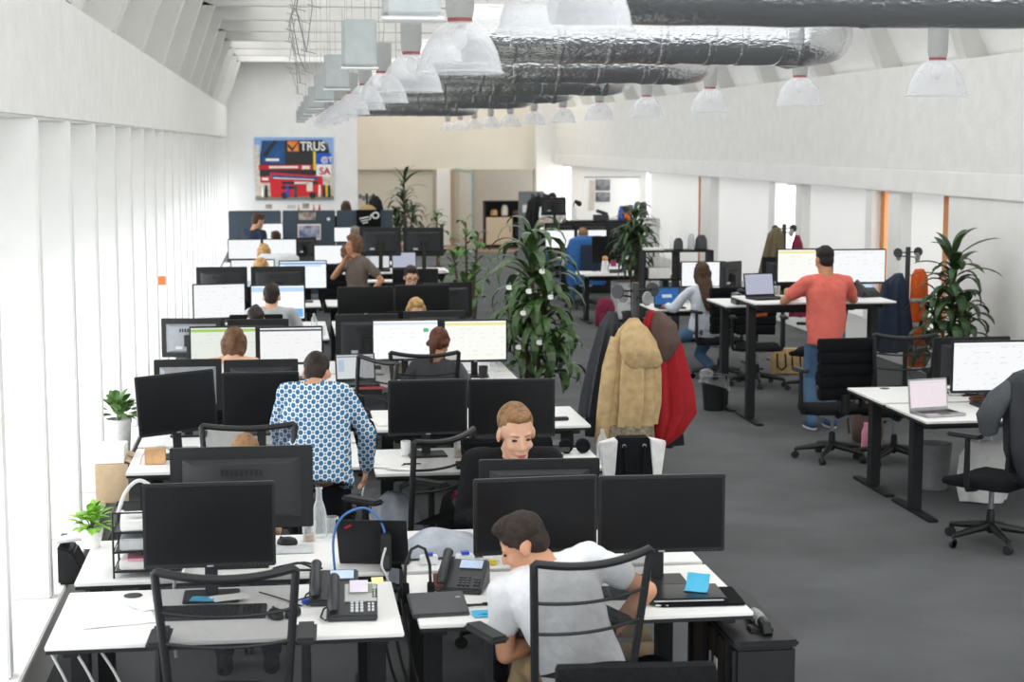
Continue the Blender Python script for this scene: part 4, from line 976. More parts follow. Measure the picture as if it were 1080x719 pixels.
person('man in coral polo shirt standing at a raised desk, back to camera', (p_.x-.01, 14.98, 0), 4, .95, lean=3, head=(4, 12, 0), hands={-1: (-.19, .40, 1.24), 1: (.20, .40, 1.24)}, poles={-1: (-1, -.3, -.6), 1: (1, -.3, -.6)}, feet={-1: (-.12, .0, .09), 1: (.09, .03, .09)},
       s=1.03, hair=('crop', 'hair_black'), top=('shirt_coral', 'short'), bottom='jeans', shoes='shoe_blue', skin='skin_tan', boxy=.165, sleeve=.66)
p_ = at(737, 330, Y=18.6)
person('woman with long brown hair, pale shirt and jeans, seated back to camera', (p_.x+.06, 18.6, 0), 12, .57, lean=3, head=(-6, 4, 0), hands={-1: (-.28, .40, .8), 1: (.2, .4, .8)}, feet={-1: (-.3, .12, .09), 1: (.1, -.1, .09)}, fem=True, hair=('long', 'hair_brown'), top=('shirt_pale', 'long'), bottom='jeans', shoes='shoe_black')
p_ = at(617, 250, Y=26.75)
person('sandy-haired man in grey shirt on the chair with a blue jacket', (p_.x, 26.85, 0), 0, .54, lean=4, head=(0, 4, 0), hair=('short', 'hair_sandy'), top=('shirt_grey', 'long'), voxel=.012)
p_ = at(598, 240, Y=30)
person('dark-haired person looking over the far bright screens', (p_.x, 30.15, 0), 180, .53, lean=2, head=(0, 6, 0), hair=('short', 'hair_black'), top=('shirt_slate', 'short'), voxel=.012)
p_ = at(582.5, 240, Y=33)
person('dark-haired person standing behind the far dark monitor', (p_.x, 33.0, 0), 180, .94, lean=0, head=(0, 10, 0), feet={-1: (-.1, 0, .09), 1: (.1, 0, .09)}, hands={-1: (-.15, .35, 1.12), 1: (.15, .35, 1.12)}, hair=('short', 'hair_black'), top=('shirt_white', 'short'), voxel=.012)
# ------------------------------------------------------------------ plants
mat('leaf_corn', '3d5a2c', .38, var=.4, scale=6, spec=.6)
def apple_tag(label, loc, rz):
    pts = []
    for i in range(28):
        a = 2*PI*i/28; r = 1+.10*math.cos(2*a)-.12*math.exp(-((a-PI/2)/.35)**2)-.06*math.exp(-((a-3*PI/2)/.3)**2)
        x, z = r*math.cos(a), r*math.sin(a)
        bite = (x-1.25)**2+(z-.12)**2
        if bite < .30: x = 1.25-math.sqrt(max(0, .30-(z-.12)**2))
        pts.append((x*.026, z*.026))
    t = thing('leaf_sticker', label, 'sticker', loc, rz, 'white fruit stickers on the plant')
    MB().prism(pts, -.001, .001).build('fruit_shape', 'paper', t, smooth=0)
    MB().prism([(0, .029), (.004, .036), (.013, .042), (.011, .034), (.004, .030)], -.001, .001).build('leaf_mark', 'paper', t, smooth=0); return t
cane_plant('corn_plant', 'tall corn plant with drooping leaves and white stickers beside lit monitor', (2.20, 14.55, 0),
  [(.0, .0, 1.88, 50, .66, .088, 2.3, .85), (.10, -.06, 1.5, 42, .56, .085, 2.3, .7), (-.08, .05, 1.3, 36, .55, .085, 2.4, .6), (.20, -.10, 1.0, 28, .46, .08, 2.4, .4)], 'leaf_corn', .17, .36, 'pot_dark', 5)
for px, py, nm in ((537, 303, 'leftmost upper'), (558, 307, 'middle upper'), (572, 286, 'topmost'), (581, 313, 'rightmost'), (552, 330, 'sideways middle'), (569, 361, 'lower right'), (547, 366, 'lowest left')):
    p_ = at(px, py, Y=14.12); apple_tag('small white fruit-shaped sticker on the tall corn plant, %s one' % nm, p_, random.uniform(-15, 15))
cane_plant('leafy_plant', 'loose pale-leaved plant between raised desk and walkway', (2.28, 20.6, 0), [(.0, 0, 1.72, 12, .34, .085, 2.4, .7), (.16, .05, 1.55, 10, .32, .085, 2.5, .6), (-.16, .0, 1.35, 14, .30, .08, 2.2, .5), (.1, -.1, 1.2, 16, .30, .075, 2.2, .5), (-.3, .1, .95, 14, .26, .08, 2, .35)], 'leaf_mid', .16, .3, 'pot_white', 8)
cane_plant('dracaena', 'dark dracaena standing beyond navy partition beside hat rack', (2.28, 31.0, 0), [(0, 0, 2.05, 10, .5, .07, 1.0, .25), (.0, .1, 1.75, 34, .55, .075, 2.0, .7), (.16, 0, 1.5, 26, .45, .075, 2.1, .5), (-.16, 0, 1.45, 26, .45, .075, 2.1, .5)], 'leaf_dark', .18, .4, 'pot_dark', 11)
cane_plant('dracaena', 'bushy dark dracaena on bare trunk behind black coat rack discs', (4.86, 22.6, 0), [(0, 0, 1.72, 44, .52, .055, 1.9, .45), (.08, -.04, 1.55, 34, .48, .055, 2.1, .5), (-.08, .03, 1.45, 30, .46, .055, 2.1, .45), (.05, .05, 1.2, 20, .42, .05, 2.2, .35)], 'leaf_dark', .17, .36, 'pot_dark', 13)
p_ = at(1003, 330, Y=15.9)
cane_plant('dracaena', 'spiky dracaena by white wall pier beside hi-vis vest', (p_.x, 15.9, 0), [(.0, 0, 1.62, 16, .52, .10, 1.0, .35), (.02, 0, 1.45, 32, .50, .10, 2.2, .7), (-.14, .02, 1.2, 26, .44, .095, 2.3, .6), (.14, .0, 1.15, 26, .44, .095, 2.3, .6), (-.22, -.05, .75, 10, .35, .075, 2.0, .3)], 'leaf_dark', .18, .35, 'terracotta', 17)
bushy('bright green jade plant in white pot beside document tray', at(97, 577, .74), .085, 70, 'leaf_bright', .055, .10, 'pot_white', 3, .065)
bushy('green potted plant in tall white planter on left window sill', V((-1.12, 11.45, .47)), .13, 60, 'leaf_mid', .085, .36, 'pot_white', 4, .10)
cane_plant('leafy_plant', 'small upright plant on black stand beyond monitor backs by glass wall', (2.75, 29.5, 0), [(0, 0, 1.45, 10, .28, .08, 1.6, .2), (.08, .03, 1.25, 8, .25, .08, 1.8, .2)], 'leaf_mid', .15, .5, 'pot_dark', 19)
bushy('low leafy plant spilling beside the raised desk with monitor backs', V((2.42, 21.9, 0)), .26, 60, 'leaf_mid', .16, .62, 'pot_dark', 21, .15)
# ------------------------------------------------------------------ coat racks and what hangs on them
mat('coat_beige', 'bea377', .9, var=.12, bump=.2, bscale=30); mat('coat_red', '9e121c', .85, var=.08, bump=.2, bscale=30); mat('coat_charcoal', '33363b', .9, bump=.2); mat('coat_brown', '5a4740', .85, bump=.2)
mat('coat_navy', '273348', .85, var=.1, bump=.2); mat('coat_olive', '6a6148', .9, var=.1); mat('coat_black', '1b1b1e', .9); mat('coat_blue', '2a64a6', .75, var=.1, bump=.2); mat('tweed', '8f8470', .9, var=.35, scale=50); mat('hivis', 'f0661e', .7); mat('reflective', 'c7c9c4', .4); mat('burgundy', '7c2040', .85)
RX, RY = 2.385, 11.05
coat_rack('coat rack with round disc knobs holding beige and red coats', (RX, RY, 0), 1.75)
def coat(label, loc, m, secs, sleeves=(), name='coat', hood=None, hem=None, seed=1, folds=7, cat='coat'):
    t = thing(name, label, cat, loc); cloth(secs, m, 'coat_body', t, folds+2, .20, seed)
    for pts, r in sleeves: MB().tube(pts, r, 14).build('sleeve', m, t, smooth=70)
    if hood: cloth(hood[0], hood[1], 'hood', t, 5, .09, seed+3)
    if hem: cloth(hem[0], hem[1], 'turned_hem', t, folds, .10, seed)
    return t
def rk(px, py, Y): p = at(px, py, Y=Y); return p-V((RX, RY, 0))
coat('beige hooded coat hanging in front on the near coat rack', (RX-.05, RY-.17, 0), 'coat_beige', [((0, .03, 1.52), .03, .03), ((0, .02, 1.46), .09, .06), ((-.0, 0, 1.36), .135, .085), ((-.0, 0, 1.15), .155, .095), ((0, 0, .95), .16, .10), ((-.01, 0, .80), .155, .09)],
     [([(-.11, 0, 1.40), (-.16, -.02, 1.2), (-.19, -.02, .95), (-.215, -.01, .68)], [.045, .055, .055, .05])],
     hood=([((0, -.03, 1.53), .03, .03), ((.0, -.06, 1.44), .10, .06), ((.02, -.08, 1.32), .13, .075), ((.05, -.075, 1.24), .125, .05), ((.06, -.07, 1.20), .09, .03)], 'coat_beige'), hem=([((-.01, 0, .81), .157, .094), ((-.02, 0, .68), .15, .09)], 'tweed'), seed=4)
coat('red jacket with brown lining hanging right on the near coat rack', (RX+.15, RY-.04, 0), 'coat_red', [((-.03, 0, 1.56), .04, .035), ((.0, 0, 1.48), .10, .07), ((.03, 0, 1.30), .13, .085), ((.05, 0, 1.05), .165, .10), ((.06, 0, .85), .18, .105), ((.02, 0, .70), .13, .10), ((-.04, 0, .60), .06, .06)],
     [([(.09, .02, 1.42), (.15, .03, 1.2), (.20, .03, .98), (.215, .02, .86)], [.05, .055, .052, .05])], hood=([((-.01, -.05, 1.56), .03, .03), ((.02, -.08, 1.48), .085, .055), ((.03, -.085, 1.36), .10, .06), ((-.0, -.075, 1.25), .07, .045), ((-.02, -.06, 1.2), .04, .03)], 'coat_brown'), seed=6)
coat('charcoal jacket hanging left behind the beige coat', (RX-.19, RY+.04, 0), 'coat_charcoal', [((.04, 0, 1.55), .03, .03), ((.02, 0, 1.46), .07, .07), ((-.02, 0, 1.25), .085, .09), ((-.06, 0, 1.0), .10, .10), ((-.08, 0, .84), .10, .10)], [([(-.02, -.02, 1.35), (-.06, -.03, 1.1), (-.10, -.03, .88), (-.11, -.03, .70)], [.05, .055, .05, .042])], seed=8)
coat('black coat hanging lowest behind the red jacket', (RX+.06, RY+.12, 0), 'coat_black', [((0, 0, 1.5), .04, .04), ((0, 0, 1.35), .13, .08), ((.02, 0, 1.0), .18, .10), ((.05, 0, .72), .20, .10), ((.08, 0, .60), .19, .09)], seed=9)
coat_rack('coat rack with navy jacket and orange vest by the right windows', (6.45, 16.5, 0), 1.62, discs=4)
coat('navy jacket hanging on the right coat rack', (6.27, 16.38, 0), 'coat_navy', [((.04, 0, 1.36), .04, .04), ((0, 0, 1.28), .10, .08), ((-.02, 0, 1.05), .15, .10), ((-.02, 0, .75), .19, .12), ((-.02, 0, .55), .20, .12)], [([(-.1, -.03, 1.25), (-.15, -.05, 1.0), (-.18, -.05, .72)], [.05, .055, .05])], seed=12)
v_ = coat('bright orange hi-vis vest with grey bands on the right coat rack', (6.54, 16.40, 0), 'hivis', [((0, 0, 1.40), .05, .03), ((0, 0, 1.33), .085, .04), ((.0, 0, 1.0), .09, .045), ((0, 0, .55), .085, .045), ((0, 0, .38), .08, .04)], seed=14, name='hi_vis_vest', cat='vest')
for z in (1.08, .83, .58): MB().lathe([(.094, z-.022), (.096, z), (.094, z+.022)], (0, 0, 0), 24, cap=False).build('reflective_band', 'reflective', v_).scale = (1.03, .62, 1)
p_ = at(826, 300, Y=20.0)
coat_rack('coat rack with disc knobs and olive coat behind the bright screens', (p_.x, 20.0, 0), 1.69)
coat('long olive coat hanging on the rack behind the bright screens', (p_.x-.17, 19.85, 0), 'coat_olive', [((.03, 0, 1.66), .04, .04), ((.02, 0, 1.58), .09, .07), ((0, 0, 1.35), .11, .08), ((-.04, 0, 1.05), .13, .09), ((-.08, 0, .75), .15, .1)], seed=15)
coat('burgundy scarf hanging low on the rack behind the coral polo man', (p_.x+.13, 19.88, 0), 'burgundy', [((0, 0, 1.56), .03, .03), ((0, 0, 1.45), .06, .05), ((.03, 0, 1.0), .09, .06), ((.04, 0, .55), .11, .06)], seed=16, name='scarf', cat='scarf')
p_ = at(387, 220, Y=33.0)
coat_rack('far coat rack with hats beyond the navy partition', (p_.x, 33.0, 0), 1.70)
coat('dark jacket on the far rack with hats', (p_.x+.16, 32.9, 0), 'coat_black', [((0, 0, 1.66), .05, .05), ((0, 0, 1.55), .12, .08), ((.02, 0, 1.2), .15, .1), ((.02, 0, .9), .15, .1)], seed=18)
h_ = thing('straw_hat', 'straw hat hung on the far rack beyond the partition', 'hat', (p_.x, 32.75, 1.30), rot=(80, 0, 0))
MB().lathe([(.19, 0), (.2, .004), (.11, .012), (.10, .10), (.06, .12), (0, .122)], n=24).build('crown_and_brim', 'coat_beige', h_); MB().lathe([(.113, .014), (.111, .04)], n=24, cap=False).build('hat_band', 'black_fabric', h_)
p_ = at(568, 220, Y=33.5)
coat_rack('far coat rack heaped with black coats beside grey partition', (p_.x, 33.5, 0), 1.68)
coat('black coat heaped on the far rack beside grey partition', (p_.x-.06, 33.35, 0), 'coat_black', [((0, 0, 1.62), .09, .08), ((0, 0, 1.5), .17, .12), ((-.02, 0, 1.1), .2, .13), ((-.02, 0, .6), .2, .13), ((0, 0, .35), .18, .12)], seed=20)
coat('grey scarf-collared coat on right side of the far rack heap', (p_.x+.14, 33.3, 0), 'coat_charcoal', [((0, 0, 1.66), .07, .07), ((.01, 0, 1.5), .11, .09), ((.04, 0, 1.1), .13, .1), ((.03, 0, .6), .13, .1)], seed=21)
# jackets draped on chairs
t = thing('jacket', 'bright blue jacket draped over a chair back in right bay', 'jacket', (4.93, 26.42, 0))
cloth([((0, 0, 1.20), .20, .07), ((0, 0, 1.15), .30, .13), ((-.02, 0, .95), .33, .15), ((-.03, 0, .6), .33, .13), ((-.03, 0, .42), .30, .11)], 'coat_blue', 'coat_body', t, 7, .08, 2)
MB().box((.02, -.155, .86), (.36, .03, .42)).build('dark_lining', 'coat_navy', t, bevel=.012)
t = thing('jacket', 'charcoal jacket draped over chair at the right photo edge', 'jacket', (4.89, 10.24, 0), 35)
cloth([((0, 0, 1.21), .20, .09), ((0, 0, 1.16), .27, .13), ((0, -.02, .95), .29, .15), ((0, -.03, .7), .27, .14), ((.03, -.03, .52), .2, .12), ((.06, -.03, .44), .13, .09)], 'coat_charcoal', 'coat_body', t, 7, .08, 5)
MB().tube([(-.05, .16, 1.10), (-.13, .20, 1.0), (-.20, .17, .88), (-.17, .10, .80)], [.07, .085, .08, .06], 14).build('sleeve', 'coat_slate', t, smooth=70) if 'coat_slate' in MAT else MB().tube([(-.22, .02, 1.13), (-.29, .08, 1.04), (-.31, .14, .92), (-.26, .16, .82)], [.06, .08, .08, .06], 14).build('sleeve', 'shirt_slate', t, smooth=70)
t = thing('jersey', 'white jersey spread over chair back before bright monitors', 'clothing', (-.05, 22.5, 0))
cloth([((0, 0, 1.22), .22, .05), ((0, 0, 1.18), .27, .08), ((0, 0, .9), .26, .09), ((0, 0, .7), .25, .08)], 'shirt_white', 'cloth_body', t, 5, .06, 7)
# ------------------------------------------------------------------ front window desk
Z = .742
kb = inst('keyboard', keyboard, 'dark keyboard on the front window desk', 'keyboard', (*at(224, 648, Z)[:2], Z), -2)
inst('mouse', mouse, 'black mouse beside the front keyboard', 'mouse', (*at(291, 651, Z)[:2], Z), 20); inst('mouse', mouse, 'second black mouse near blue plug, right of the first', 'mouse', (*at(309, 649, Z)[:2], Z), -25)
x, y, _ = at(371, 628, Z); t = desk_phone(True); place(t, (x-.01, 6.78, Z), -3); tag(t, 'grey desk phone with silver screen surround and lilac note', 'phone')
x = (371-VX)/F*6.75
t2 = desk_phone(False); place(t2, (.20, 7.02, Z), -3); tag(t2, 'dark desk phone standing just behind the silver-faced phone', 'phone')
small('sticky_note', 'lilac sticky note on display of silver-faced phone', 'note', MB().grid(lambda u, v: ((u-.5)*.076, (v-.5)*.076, .002+.006*(1-v)**2), 4, 4), 'lilac_note', (.298, 6.815, Z+.108), rot=(30, 0, -3))
small('sticky_note', 'pale yellow sticky note on corner of silver-faced phone', 'note', MB().grid(lambda u, v: ((u-.5)*.05, (v-.5)*.04, .002), 2, 2), 'yellow_note', (.378, 6.845, Z+.124), rot=(28, 0, 2))
sheet('white sheet on foot of the front window monitor', -.245, 7.06, Z+.016, .16, .10, rz=20); sheet('blue sticky paper on foot of the front window monitor', -.36, 7.05, Z+.016, .10, .08, 'blue_note', -8, 'sticky_note', 'note')
sheet('white printed sheet on left half of front window desk', -.70, 6.85, Z, .30, .21, 'paper', 12); sheet('folded leaflet on left end of front window desk', -.60, 7.02, Z+.003, .10, .15, 'paper', 30)
small('cable_plug', 'blue video plug lying by the front phone', 'plug', MB().box((0, 0, .009), (.045, .03, .016)).cap((.02, 0, .009), .006, (.06, 0, .008), .005, 8), 'blue_plug', (*at(324, 636, Z)[:2], Z), 12, bevel=.003)
cable('black cable from blue plug across front desk to monitor', [(.10, 7.05, Z+.01), (.02, 6.98, Z+.006), (.06, 6.92, Z+.006), (-.02, 7.04, Z+.006), (-.12, 7.15, Z+.01)], .0035)
for i in range(3): cable('white power cable hanging under the front window desk, %s from left' % ORD[i], [(-.93+.09*i, 6.56+.02*i, .70), (-.86+.10*i, 6.62, .50), (-.80+.05*i, 6.58, .30), (-.78+.12*i, 6.7, .12), (-.70+.1*i, 6.8, .012)], .006, 'white_cable', group='white power cables')
cable('white cable from front monitor down between the window desks', [(-.42, 7.18, .90), (-.46, 7.30, .80), (-.50, 7.38, .73), (-.50, 7.39, .4)], .008, 'white_cable')
def backpack(label, loc, m, rz=0, patchm=None):
    t = thing('backpack', label, 'bag', loc, rz)
    MB().rings([[(.15*s*math.cos(a), d*math.sin(a), z) for a in [2*PI*i/20 for i in range(20)]] for s, d, z in ((.8, .08, 0), (1, .11, .03), (1.03, .125, .15), (.95, .11, .3), (.7, .08, .40), (.3, .04, .43))]).build('bag_body', m, t, smooth=80)
    MB().rings([[(.11*s*math.cos(a), -.09-d*math.sin(a)*.6, z) for a in [2*PI*i/16 for i in range(16)]] for s, d, z in ((.9, .05, .03), (1, .07, .1), (.9, .06, .2), (.5, .02, .23))]).build('front_pocket', m, t, smooth=80)
    for s in (-1, 1): MB().tube([(s*.08, .09, .38), (s*.1, .17, .25), (s*.1, .13, .06)], .014, 8, flat=.5).build('strap', m, t)
    if patchm: MB().box((.03, -.135, .16), (.05, .006, .05)).build('patch', patchm, t)
    return t
backpack('dark blue backpack with red patch under the front window desk', (-.62, 6.85, 0), 'coat_navy', 10, 'red')
backpack('maroon backpack on floor under paper-strewn desk', (4.72, 23.95, 0), 'burgundy', 0); backpack('brown backpack on floor behind empty padded chair', (5.25, 14.3, 0), 'coat_brown', 20); backpack('black backpack leaning below the white T-shirt man\'s desk', (1.60, 7.0, 0), 'black_fabric', -15)
# ------------------------------------------------------------------ desk facing the front window desk
x, y, _ = at(136, 598, .74)
t = thing('document_tray', 'black wire document tray of three tiers full of papers', 'tray', (-.62, 7.62, Z))
wm = MB()
for xx in (-.155, .155):
    for yy in (-.11, .13): wm.tube([(xx, yy, 0), (xx, yy, .30)], .005, 6)
for zz in (.03, .12, .21, .30):
    wm.tube([(-.155, -.11, zz), (.155, -.11, zz), (.155, .13, zz), (-.155, .13, zz), (-.155, -.11, zz)], .004, 6)
wm.build('wire_frame', 'black_metal', t)
for zz in (.025, .115, .205): MB().box((0, .01, zz), (.30, .23, .006)).build('shelf_sheet', 'grey_plastic', t)
for i, (zz, hh, m_) in enumerate(((.03, .045, 'paper'), (.12, .055, 'key_light'), (.21, .05, 'paper'))):
    small('paper_stack', 'stack of papers on %s tier of black wire tray' % ('bottom', 'middle', 'top')[i], 'papers', MB().box((0, 0, hh/2), (.27, .21, hh)), m_, (-.615, 7.63, Z+zz+.001), i*3-2, bevel=.006)
small('magazine', 'pink-edged booklet in bottom tier of wire tray', 'booklet', MB().box((0, 0, .006), (.24, .18, .008)), 'pink_paper', (-.60, 7.60, Z+.078), 4)
cable('thick white cable coiled on top of wire tray', [(-.76, 7.60, 1.02), (-.72, 7.62, 1.12), (-.66, 7.66, 1.16), (-.59, 7.66, 1.10), (-.60, 7.6, 1.02), (-.70, 7.56, 1.015), (-.74, 7.6, 1.03)], .009, 'white_cable')
cable('second white cable loop right on top of wire tray', [(-.58, 7.64, 1.02), (-.55, 7.66, 1.10), (-.49, 7.66, 1.13), (-.44, 7.64, 1.08), (-.46, 7.58, 1.01)], .009, 'white_cable')
inst('carafe', glassy(CARAFE, 'glass_carafe'), 'clear glass carafe on the desk behind front window desk', 'bottle', (*at(337, 566, Z)[:2], Z))
inst('tumbler', glassy(TUMBLER, 'drinking_glass', liquid=.03), 'tumbler with juice left of the glass carafe', 'glass', (*at(326, 570, Z)[:2], Z)); inst('tumbler2', glassy(TUMBLER, 'drinking_glass'), 'empty tumbler right of the glass carafe', 'glass', (*at(350, 566, Z)[:2], Z))
inst('mouse', mouse, 'black mouse on pale pad below the big monitor back', 'mouse', (*at(303, 574, Z)[:2], Z), 80); sheet('pale mouse mat below the big monitor back', .02, 7.95, Z, .22, .18, 'key_light', 0, 'mouse_mat', 'mat')
put_laptop('black laptop with red badge, open away from the camera', .43, 7.72, .742, 168, scr='lap_page', ang=112)
t = thing('docking_station', 'black upright docking box beside the open black laptop', 'device', (.455, 7.50, Z), -4); MB().box((0, 0, .09), (.05, .12, .17)).build('dock_body', 'black_plastic', t, bevel=.006); MB().box((0, -.061, .05), (.03, .004, .06)).build('port_panel', 'grey_plastic', t)
cable('bright blue network cable arching over the black laptop', [(.22, 7.50, Z), (.215, 7.50, .90), (.26, 7.50, 1.0), (.36, 7.52, 1.03), (.43, 7.52, .97), (.455, 7.50, .90)], .006, 'blue_cable')
cable('tangle of black cables right of front monitor', [(-.05, 7.5, Z+.01), (.05, 7.56, Z+.03), (.12, 7.5, Z+.012), (.0, 7.48, Z+.02), (-.06, 7.55, Z+.01), (.08, 7.60, Z+.02), (.16, 7.52, Z+.01)], .006)
cable('white cables hanging behind the docking box', [(.45, 7.44, .86), (.43, 7.42, .78), (.46, 7.41, .70), (.45, 7.41, .5)], .006, 'white_cable')
# left sill
t = thing('cardboard_box', 'open cardboard box standing on the left sill', 'box', (-1.08, 10.55, .472), 4)
MB().box((0, 0, .12), (.20, .30, .24)).build('box_body', 'cardboard', t); MB().box((.15, -.10, .24), (.14, .16, .005), (0, 25, 0)).box((.14, .1, .25), (.12, .16, .005), (0, 18, 0)).build('open_flap', 'cardboard', t)
small('paper_stack', 'stack of white papers on the cardboard box at left sill', 'papers', MB().box((0, 0, .05), (.18, .26, .10)), 'paper', (-1.08, 10.55, .714), 0, bevel=.005)
t = thing('device_stand', 'white tablet on black wedge by the left window', 'device', (-1.09, 8.55, .472)); MB().prism([(-.06, 0), (.10, 0), (.02, .17), (-.06, .2)], -.1, .1).build('wedge', 'black_plastic', t, bevel=.01); MB().box((.02, 0, .235), (.17, .24, .018), (0, -6, 0)).build('tablet', 'white_plastic', t, bevel=.006); MB().box((-.03, 0, .21), (.04, .04, .06)).build('holder', 'black_plastic', t)
sheet('small orange paper stuck on a left window fin', -1.21, FIN0+FINP*8-.004, 1.32, .09, .09, 'orange', 0, 'sticky_note', 'note', 90)
# ------------------------------------------------------------------ white T-shirt man's desk
x, y, _ = at(455, 628, Z)
t = thing('closed_laptop', 'closed dark laptop propped on left end of T-shirt man\'s desk', 'laptop', (.63, 6.80, Z+.012), rot=(12, 0, 3)); MB().box((0, 0, .012), (.24, .20, .022)).build('laptop_body', 'grey_plastic', t, bevel=.005); MB().box((.09, .04, .0235), (.02, .006, .001)).build('badge', 'silver', t)
t = desk_phone(False); place(t, (.77, 7.13, Z), -18); tag(t, 'black desk phone with lit screen before the bending man', 'phone')
t = thing('headset', 'black headset standing by closed laptop on T-shirt man\'s desk', 'headset', (.565, 7.02, Z)); MB().tube([(-.06, 0, .02), (-.055, 0, .14), (-.03, 0, .21), (0, 0, .225), (.03, 0, .21), (.05, 0, .14), (.055, 0, .02)], .007, 8).build('headband', 'black_plastic', t)
for s in (-1, 1): MB().lathe([(.0, -.014), (.032, -.014), (.036, 0), (.03, .014), (0, .014)], (s*.055, 0, .03), 16, 'x').build('ear_cushion', 'black_fabric', t)
small('photo_print', 'small reddish photo leaning by the black desk phone', 'photo', MB().box((0, 0, .05), (.05, .006, .075)), 'brown_leather', (.66, 7.06, Z), 8, rot=(-10, 0, 8))
sheet('blue sticky notes at front edge of T-shirt man\'s desk', .815, 6.70, Z, .10, .075, 'blue_note', 8, 'sticky_note', 'note', curl=.2); sheet('second blue note lying over the first at desk edge', .835, 6.72, Z+.004, .076, .05, 'blue_note', -10, 'sticky_note', 'note')
def pen(label, x, y, z, rz, m): t = thing('pen', label, 'pen', (x, y, z), rz); MB().tube([(-.07, 0, .005), (.05, 0, .005), (.065, 0, .004)], [.005, .005, .002], 8).build('barrel', m, t); MB().tube([(-.075, 0, .005), (-.03, 0, .005)], .0058, 8).build('pen_cap', 'black_plastic', t); return t
pen('black pen behind the blue sticky notes', .80, 6.84, Z, 4, 'black_plastic'); pen('blue pen behind the blue sticky notes', .90, 6.85, Z, -3, 'blue_plug')
inst('mouse', mouse, 'black mouse before the bending man\'s chest', 'mouse', (.93, 6.93, Z), 60)
sheet('blue note under the bending man\'s right arm', 1.20, 6.86, Z, .08, .08, 'blue_note', 0, 'sticky_note', 'note'); inst('keyboard', keyboard, 'dark keyboard under the bending man\'s right arm', 'keyboard', (1.27, 6.93, Z), -4)
x, y, _ = at(745, 627, Z)
small('laptop_sleeve', 'black padded sleeve under the closed glossy laptop', 'sleeve', MB().box((0, 0, .006), (.37, .27, .012)), 'black_fabric', (1.76, 6.83, Z), -3, bevel=.005)
t = thing('closed_laptop', 'closed glossy dark laptop with a blue note on top', 'laptop', (1.70, 6.83, Z+.0125), -3); MB().box((0, 0, .011), (.33, .235, .02)).build('laptop_body', 'dark_screen', t, bevel=.004); MB().box((.0, -.116, .011), (.3, .004, .006)).build('port_strip', 'silver', t)
sheet('blue curled sticky note on the glossy closed laptop', 1.76, 6.84, Z+.036, .10, .09, 'blue_note', -25, 'sticky_note', 'note', curl=1.2)
t = thing('cable_clump', 'clump of black cable and keys left of glossy laptop', 'cable', (1.50, 6.78, Z)); rnd = random.Random(4)
MB().tube([(rnd.uniform(-.06, .06), rnd.uniform(-.05, .05), .008+rnd.uniform(0, .05)) for i in range(26)], .006, 6).build('coil', 'black_cable', t); MB().tube([(.05, -.06, .006), (.10, -.07, .006), (.14, -.06, .006)], .004, 6).build('plug', 'silver', t)
cable('black cable from the clump to the dark monitor foot', [(1.50, 6.80, Z+.02), (1.46, 6.92, Z+.01), (1.58, 7.02, Z+.008), (1.52, 7.12, Z+.02), (1.50, 7.14, .90)], .004)
# hard case, box under the desk
t = thing('equipment_case', 'black hard trolley case beside T-shirt man\'s desk at right', 'case', (1.975, 6.92, 0), 0)
MB().box((0, 0, .31), (.27, .80, .60)).build('case_shell', 'black_plastic', t, bevel=.018)
rb = MB()
for yy in (-.30, -.10, .12, .32): rb.box((0, yy, .31), (.295, .05, .625))
rb.build('ribs', 'black_metal', t, bevel=.008)
MB().box((0, 0, .622), (.285, .82, .03)).build('lid_rim', 'black_metal', t, bevel=.008)
MB().box((-.143, -.10, .40), (.004, .13, .18)).build('paper_label', 'paper', t, label='white paper label on the case side')
MB().tube([(0.03, -.33, .64), (.03, -.31, .672), (.03, -.05, .672), (.03, -.03, .64)], .022, 10).build('carry_handle', 'black_metal', t); MB().lathe([(.027, -.06), (.030, 0), (.027, .06)], (.03, -.18, .672), 14, 'y').build('grip_sleeve', 'knob_grey', t, label='grey grip on the handle')
for yy in (-.25, .25): MB().box((.02, yy, .645), (.1, .07, .02)).build('latch', 'black_metal', t, bevel=.004)
for s in (-1, 1): MB().lathe([(.035, -.015), (.04, 0), (.035, .015)], (s*.12, .38, .04), 14, 'x').build('wheel', 'caster', t)
t = thing('cardboard_box', 'cardboard box with red print under the T-shirt man\'s desk', 'box', (1.50, 7.35, 0), -6); MB().box((0, 0, .22), (.34, .28, .44)).build('box_body', 'cardboard', t, bevel=.004); MB().box((-.03, -.02, .4405), (.12, .06, .001), (0, 0, 30)).build('red_print', 'red', t); MB().box((.05, -.1, .4405), (.12, .05, .001)).build('shipping_label', 'paper', t)
# folded bag etc on the desk of the man in black
small('folded_bag', 'folded silvery grey bag on the black-shirted man\'s desk', 'bag', MB().grid(lambda u, v: ((u-.5)*.36, (v-.5)*.30, .012+.10*math.sin(PI*u)**.45*math.sin(PI*v)**.5+.012*math.sin(9*u+3*v)*math.sin(7*v)), 24, 20).grid(lambda u, v: ((u-.5)*.36, (.5-v)*.30, .008), 2, 2), 'silver_bag', (.75, 7.80, Z), 4, smooth=80)
for i, xx in enumerate((.66, .83)):
    small('tape_dispenser', 'small white box with blue label, %s of two by the grey bag' % ('left', 'right')[i], 'box', MB().box((0, 0, .02), (.085, .05, .04)), 'white_plastic', (xx, 7.58, Z), i*6, bevel=.004)
    small('sticker_block', 'blue block on the %s white box by the grey bag' % ('left', 'right')[i], 'label', MB().box((0, 0, .008), (.035, .03, .014)), 'blue_plug', (xx, 7.57, Z+.041), i*6)
